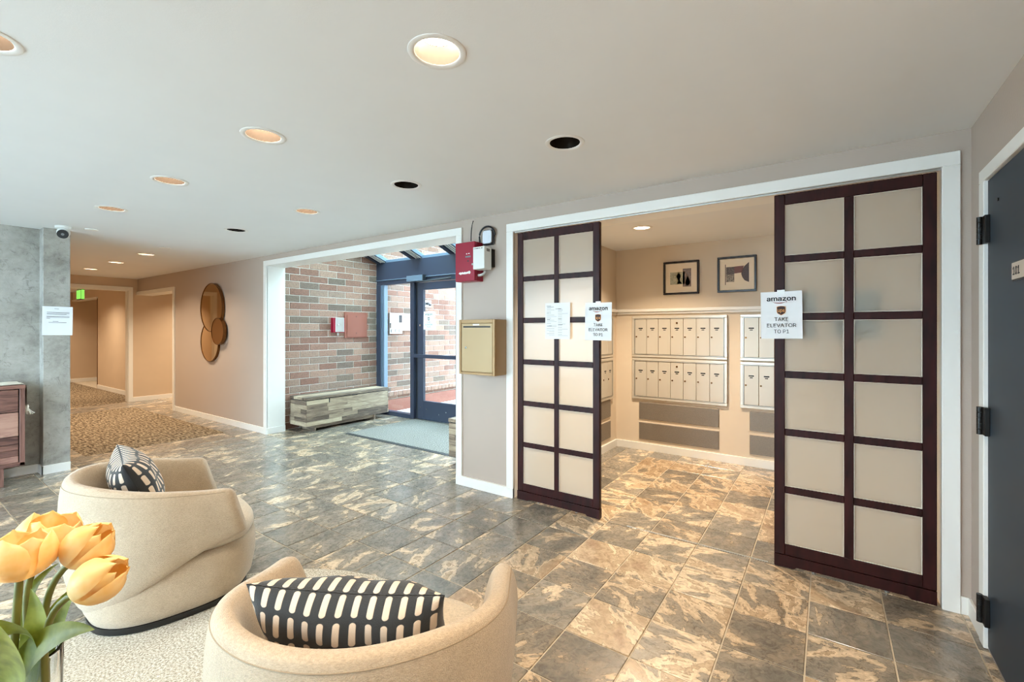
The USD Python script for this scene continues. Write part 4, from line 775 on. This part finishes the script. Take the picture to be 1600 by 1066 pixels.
t.part('body', bx(-.05, .05, -.05, .03, .02, .08, .006), WHITEBOX); t.part('lamp_head', cyl((.05, -.01, .05), (.10, -.01, .035), .04, 20), WHITEBOX); t.part('lens', cyl((.10, -.01, .035), (.104, -.01, .034), .033, 20), LCD); t.part('stem', cyl((0, -.01, .08), (0, -.01, .325), .012), WHITE)

# ------------------------------------------------------------------ swivel armchairs
def superring(a, b, n=72, e=2.6, y0=0, front=0):
    q = np.linspace(0, 2 * np.pi, n, endpoint=False); c, s = np.cos(q), np.sin(q)
    return np.stack([a * np.sign(c) * np.abs(c) ** (2 / e), y0 + b * np.sign(s) * np.abs(s) ** (2 / e)], 1)
def stack(rings):
    """rings: list of (xy array, z) -> closed surface"""
    n = len(rings[0][0]); v = np.vstack([np.column_stack([r, np.full(n, z) if np.ndim(z) == 0 else z]) for r, z in rings]); f = []
    for i in range(len(rings) - 1):
        for j in range(n):
            k = (j + 1) % n; f += [[i * n + j, i * n + k, (i + 1) * n + k], [i * n + j, (i + 1) * n + k, (i + 1) * n + j]]
    v = np.vstack([v, [[*rings[0][0].mean(0), np.mean(rings[0][1])]], [[*rings[-1][0].mean(0), np.mean(rings[-1][1])]]]); e = len(v); L = (len(rings) - 1) * n
    for j in range(n):
        k = (j + 1) % n; f += [[k, j, e - 2], [L + j, L + k, e - 1]]
    return trimesh.Trimesh(v, f, process=False)
def armchair(label, loc, rot):
    t = Thing('swivel_armchair', label, 'armchair', loc, rot)
    # shell: swept round a U, seen from above
    A, Bk, yb, yt = .363, .340, 0.0, .30
    N = 121; P, Nn = [], []
    Ls = yt - yb; La = math.pi * A; tot = 2 * Ls + La
    S_ = np.linspace(0, tot, N)
    for s in S_:
        if s < Ls: P.append((A, yt - s)); Nn.append((1, 0))
        elif s < Ls + La:
            q = (s - Ls) / A; P.append((A * math.cos(q), yb - Bk * math.sin(q))); nx, ny = math.cos(q) * Bk, -math.sin(q) * A; nl = math.hypot(nx, ny); Nn.append((nx / nl, ny / nl))
        else: P.append((-A, yb + (s - Ls - La))); Nn.append((-1, 0))
    P, Nn = np.array(P), np.array(Nn)
    M = 40; sec = []
    q = np.linspace(0, 2 * np.pi, M, endpoint=False); ex = 3.2
    cu = np.sign(np.cos(q)) * np.abs(np.cos(q)) ** (2 / ex); cv = np.sign(np.sin(q)) * np.abs(np.sin(q)) ** (2 / 2.6)
    V = np.zeros((N, M, 3)); ridge = []
    for i, s in enumerate(S_):
        e = min(s, tot - s); w = 1 - min(1, e / (Ls + .42)); w = w * w * (3 - 2 * w)          # 1 at the arm tips, 0 at the back
        cap = min(1, e / .07); cap = math.sqrt(max(0, 1 - (1 - cap) ** 2)) if cap < 1 else 1.0
        ztop = .700 - .088 * w; zbot = .085 + .28 * w ** .9
        half = (.064 - .006 * w) * (.15 + .85 * cap)
        zc, hz = (ztop + zbot) / 2, (ztop - zbot) / 2 * (.80 + .20 * cap)
        z = zc + hz * cv; f_ = (z - .1) / .63
        tw = np.clip((z - zc) / hz, -1, 1); hh = half * np.where(tw > 0, 1 - .22 * tw, 1 - .10 * (-tw))
        lean = .045 * (f_ - .4) - .05 * np.clip(.30 - z, 0, 1) * 1.0
        off = cu * hh + lean
        tip = np.clip(1 - e / .30, 0, 1) ** 1.5
        V[i, :, 0] = P[i, 0] + Nn[i, 0] * off; V[i, :, 1] = P[i, 1] + Nn[i, 1] * off - tip * .13 * (z - zbot - .05) / .22 * .5; V[i, :, 2] = z
        ridge.append(V[i, 7])
    f = []
    for i in range(N - 1):
        for j in range(M):
            k = (j + 1) % M; f += [[i * M + j, i * M + k, (i + 1) * M + k], [i * M + j, (i + 1) * M + k, (i + 1) * M + j]]
    v = V.reshape(-1, 3); v = np.vstack([v, V[0].mean(0), V[-1].mean(0)]); e = len(v); L = (N - 1) * M
    for j in range(M):
        k = (j + 1) % M; f += [[k, j, e - 2], [L + j, L + k, e - 1]]
    sh = trimesh.Trimesh(v, f, process=False); sh.fix_normals()
    shp = t.part('shell', sh, BOUCLE, smooth=True)
    t.part('seam', tube(np.array(ridge)[4:-4] + [0, 0, .0002], .0016, 6), SEAM, under=shp)
    # base drum, seat cushion and plinth
    base = [(superring(.31, .32, y0=.03, e=2.6), .028), (superring(.325, .335, y0=.03, e=2.6), .032), (superring(.35, .36, y0=.035, e=2.6), .08), (superring(.362, .374, y0=.04, e=2.6), .18), (superring(.362, .374, y0=.04, e=2.6), .27), (superring(.355, .366, y0=.04, e=2.6), .30), (superring(.32, .33, y0=.04, e=2.6), .315)]
    t.part('base', stack(base), BOUCLE, smooth=60)
    seat = [(superring(.29, .25, y0=.09, e=2.8), .29), (superring(.335, .295, y0=.09, e=2.8), .305), (superring(.35, .312, y0=.09, e=2.8), .34), (superring(.346, .307, y0=.09, e=2.8), .375), (superring(.325, .285, y0=.09, e=2.8), .398), (superring(.27, .23, y0=.09, e=2.8), .410), (superring(.12, .10, y0=.09, e=2.8), .414)]
    t.part('seat_cushion', stack(seat), SEATFAB, smooth=70)
    t.part('plinth', stack([(superring(.27, .28, y0=.03), 0), (superring(.33, .34, y0=.03, e=2.6), .003), (superring(.33, .34, y0=.03, e=2.6), .03)]), BLACK, smooth=40)
    return t
CH2 = (-1.128, .882); CH1 = (-2.915, .933); R2, R1 = 31.4, -12.0
ch = armchair('beige barrel swivel armchair seen from behind in the foreground', (*CH2, .014), R2)
ch.copy('beige barrel swivel armchair beside the tulips, seen from the side', (*CH1, .014), R1)
def pillow(label, loc, rot, tilt):
    NU_, NV_ = 52, 44; w, h, T = .268, .160, .095
    u, v_ = np.meshgrid(np.sin(np.linspace(-1, 1, NU_) * np.pi / 2), np.sin(np.linspace(-1, 1, NV_) * np.pi / 2), indexing='ij')
    prof = np.maximum(0, (1 - np.abs(u) ** 3.2)) ** .55 * np.maximum(0, (1 - np.abs(v_) ** 2.6)) ** .6
    pinch = 1 - .10 * (1 - np.abs(u) ** 2) * np.abs(v_) ** 3; pv = 1 - .07 * (1 - v_ ** 2) * np.abs(u) ** 3
    X, Z = u * w * pv, v_ * h * pinch
    col = np.stack([T * prof[NU_ // 2], Z[NU_ // 2]], 1); arc = np.concatenate([[0], np.cumsum(np.linalg.norm(np.diff(col, axis=0), axis=1))]); arc /= arc[-1]
    vs, fs, uv = [], [], []
    for sgn in (1, -1):
        Y = sgn * (T * prof + .0006 + .006 * prof * np.sin(u * 9 + v_ * 4)); G = np.stack([X, Y, Z], -1); m = gridmesh(G)
        fs.append((m.faces[:, ::-1] if sgn < 0 else m.faces) + len(vs) * NU_ * NV_); vs.append(m.vertices); uv.append(np.stack([(u + 1) / 2, np.tile(arc, (NU_, 1))], -1).reshape(-1, 2))
    v = np.vstack(vs); c, s = math.cos(tilt), math.sin(tilt)
    v = np.column_stack([v[:, 0], v[:, 1] * c + v[:, 2] * s, -v[:, 1] * s + v[:, 2] * c])
    t = Thing('lumbar_pillow', label, 'pillow', loc, rot)
    m = trimesh.Trimesh(v, np.vstack(fs)[:, ::-1], process=False)
    t.part('cover', m, PILLOW, smooth=True, uv=np.vstack(uv))
    e = [(x * w, 0, z) for x, z in [(-1, -h), (-1, h)]]
    return t
def local(c, rot, x, y):
    a = math.radians(rot); return c[0] + x * math.cos(a) - y * math.sin(a), c[1] + x * math.sin(a) + y * math.cos(a)
pillow('black and beige arch patterned lumbar pillow in the foreground armchair', (*local(CH2, R2, .0, -.125), .612), R2 - 2, -.45)
pillow('black and beige arch patterned lumbar pillow in the armchair by the tulips', (*local(CH1, R1, -.03, -.12), .645), R1, -.40)

# ------------------------------------------------------------------ tulips in a glass vase on a small stand
th3 = np.array([-math.sin(th), math.cos(th), 0]); R3 = np.array([math.cos(th), math.sin(th), 0]); Z3 = np.array([0, 0, 1.0])
def ray(px, py, d): return np.array([0, 0, EYE]) + d * (th3 + (px - 800) / FPX * R3 - (py - Y0) / FPX * Z3)
VC = ray(20, 1030, .62); VC = np.array([VC[0], VC[1], 0]); VZ0, VZ1 = .72, .982
pt = Thing('pedestal_table', 'small round table under the tulip vase, below the picture edge', 'table', (VC[0], VC[1], 0))
pt.part('top', lathe([(.0005, .719), (.15, .719), (.156, .712), (.156, .70), (.15, .694), (.0005, .694)], 48), DRESS, smooth=30, seed=.4); pt.part('stem', lathe([(.02, .03), (.016, .36), (.02, .694)], 24), BLACK, smooth=True); pt.part('foot', lathe([(.0005, .0145), (.12, .0145), (.12, .02), (.03, .03), (.0005, .03)], 40), BLACK, smooth=30)
vs_ = Thing('glass_vase', 'clear glass cylinder vase holding the yellow tulips', 'vase', (VC[0], VC[1], VZ0))
hv = VZ1 - VZ0; vs_.part('glass', lathe([(.0005, 0), (.042, 0), (.046, .004), (.050, hv - .004), (.0495, hv), (.047, hv), (.0455, hv - .004), (.042, .012), (.0005, .012)], 56), VASEGLASS, smooth=40)
def petal_mesh(L, Wd, k, ang, open_, axis, base):
    """one petal of a tulip cup, round the axis"""
    nu, nv = 14, 9; G = np.zeros((nu, nv, 3))
    ref = np.cross(axis, [0.3, .2, 1.0]); ref /= np.linalg.norm(ref); ref2 = np.cross(axis, ref)
    for i, u in enumerate(np.linspace(0, 1, nu)):
        rad = Wd * np.interp(u, [0, .06, .15, .3, .48, .65, .82, 1], [.10, .45, .72, .93, 1.0, .95, .76 + open_ * .9, .44 + open_ * 2.2]) * (1 + .07 * k)
        wid = np.interp(u, [0, .3, .6, .78, .9, .97, 1], [.85, .95, .95, .86, .66, .40, .12])
        for j, v_ in enumerate(np.linspace(-1, 1, nv)):
            a = ang + v_ * wid; rr = rad * (1 - .04 * v_ * v_) + .0015 * math.sin(7 * u + ang * 3)
            G[i, j] = base + axis * (L * u * (1 - .07 * v_ * v_ * u)) + rr * (math.cos(a) * ref + math.sin(a) * ref2)
    m1 = gridmesh(G); return m1
def leaf_mesh(pts, w, fold=.35, up=(0, 0, 1), twist=0.0):
    c = spline(pts, 22); t_ = np.gradient(c, axis=0); t_ /= np.linalg.norm(t_, axis=1, keepdims=True); nv = 9; G = np.zeros((22, nv, 3))
    for i, u in enumerate(np.linspace(0, 1, 22)):
        upv = np.array(up, float) + twist * u * R3; sd_ = np.cross(t_[i], upv); sd_ /= np.linalg.norm(sd_); nn = np.cross(sd_, t_[i])
        ww = w * (math.sin(math.pi * min(.999, .14 + .86 * u)) ** .8)
        for j, v_ in enumerate(np.linspace(-1, 1, nv)): G[i, j] = c[i] + sd_ * v_ * ww + nn * fold * ww * abs(v_) ** 1.6
    return gridmesh(G)
TB = np.array([VC[0], VC[1], VZ0 + .02])
def tulip(label, bpx, tpx, d0, d1, Wd, open_, leaves=(), foot=(0, 0), bend=(0, 0)):
    b = ray(*bpx, d0); tp = ray(*tpx, d1); ax = tp - b; L = np.linalg.norm(ax); ax /= L
    f0 = TB + R3 * foot[0] + th3 * foot[1]
    t = Thing('tulip', label, 'tulip', tuple(f0))
    mid = (f0 * .45 + b * .55) + R3 * bend[0] + Z3 * bend[1]
    t.part('stem', tube(spline([f0, f0 * .7 + mid * .3, mid, b - ax * .02, b + ax * .003], 26), .0042, 10), STEM, smooth=True, world=True)
    for k in range(6):
        m = petal_mesh(L * (1 if k % 2 else .96), Wd * (1.0 if k % 2 else .9), k % 2, k * math.pi / 3 + .35, open_, ax, b)
        t.part('petal', m, PETAL, smooth=True, world=True)
    for pts, w, fo, up, tw in leaves: t.part('leaf', leaf_mesh([ray(*q) for q in pts], w, fo, up, tw), LEAF, smooth=True, world=True)
    return t
toc = tuple(-th3 + np.array([0, 0, .55]))
tulip('open yellow tulip at the very left of the bouquet', (30, 908), (36, 832), .58, .585, .033, .16, [([(30, 1075, .62), (55, 1000, .60), (20, 985, .57), (-25, 965, .55)], .022, .2, toc, 0), ([(20, 1075, .62), (58, 1010, .61), (60, 960, .61), (48, 920, .61)], .021, .25, tuple(-th3), 0)], foot=(-.012, -.005))
tulip('open yellow tulip behind the left one, top of the bouquet', (62, 868), (92, 806), .66, .67, .036, .15, [([(42, 1075, .65), (44, 985, .66), (48, 930, .66), (92, 880, .67)], .010, .3, tuple(-th3), 0)], foot=(.0, .012))
tulip('closed yellow tulip second from the right in the bouquet', (110, 880), (168, 824), .62, .62, .027, -.02, [([(60, 1075, .66), (78, 1000, .67), (100, 945, .67), (122, 915, .67)], .018, .3, tuple(-th3), 0)], foot=(.012, .006), bend=(-.008, 0))
tulip('closed yellow tulip lowest and rightmost in the bouquet', (118, 928), (194, 882), .60, .60, .027, -.02, [([(28, 1090, .60), (50, 1022, .585), (95, 990, .58), (148, 984, .575)], .018, .2, toc, 0), ([(0, 1080, .58), (20, 1030, .55), (5, 1000, .53), (-20, 960, .52)], .024, .2, tuple(-th3), 0)], foot=(.018, -.008), bend=(-.006, -.01))
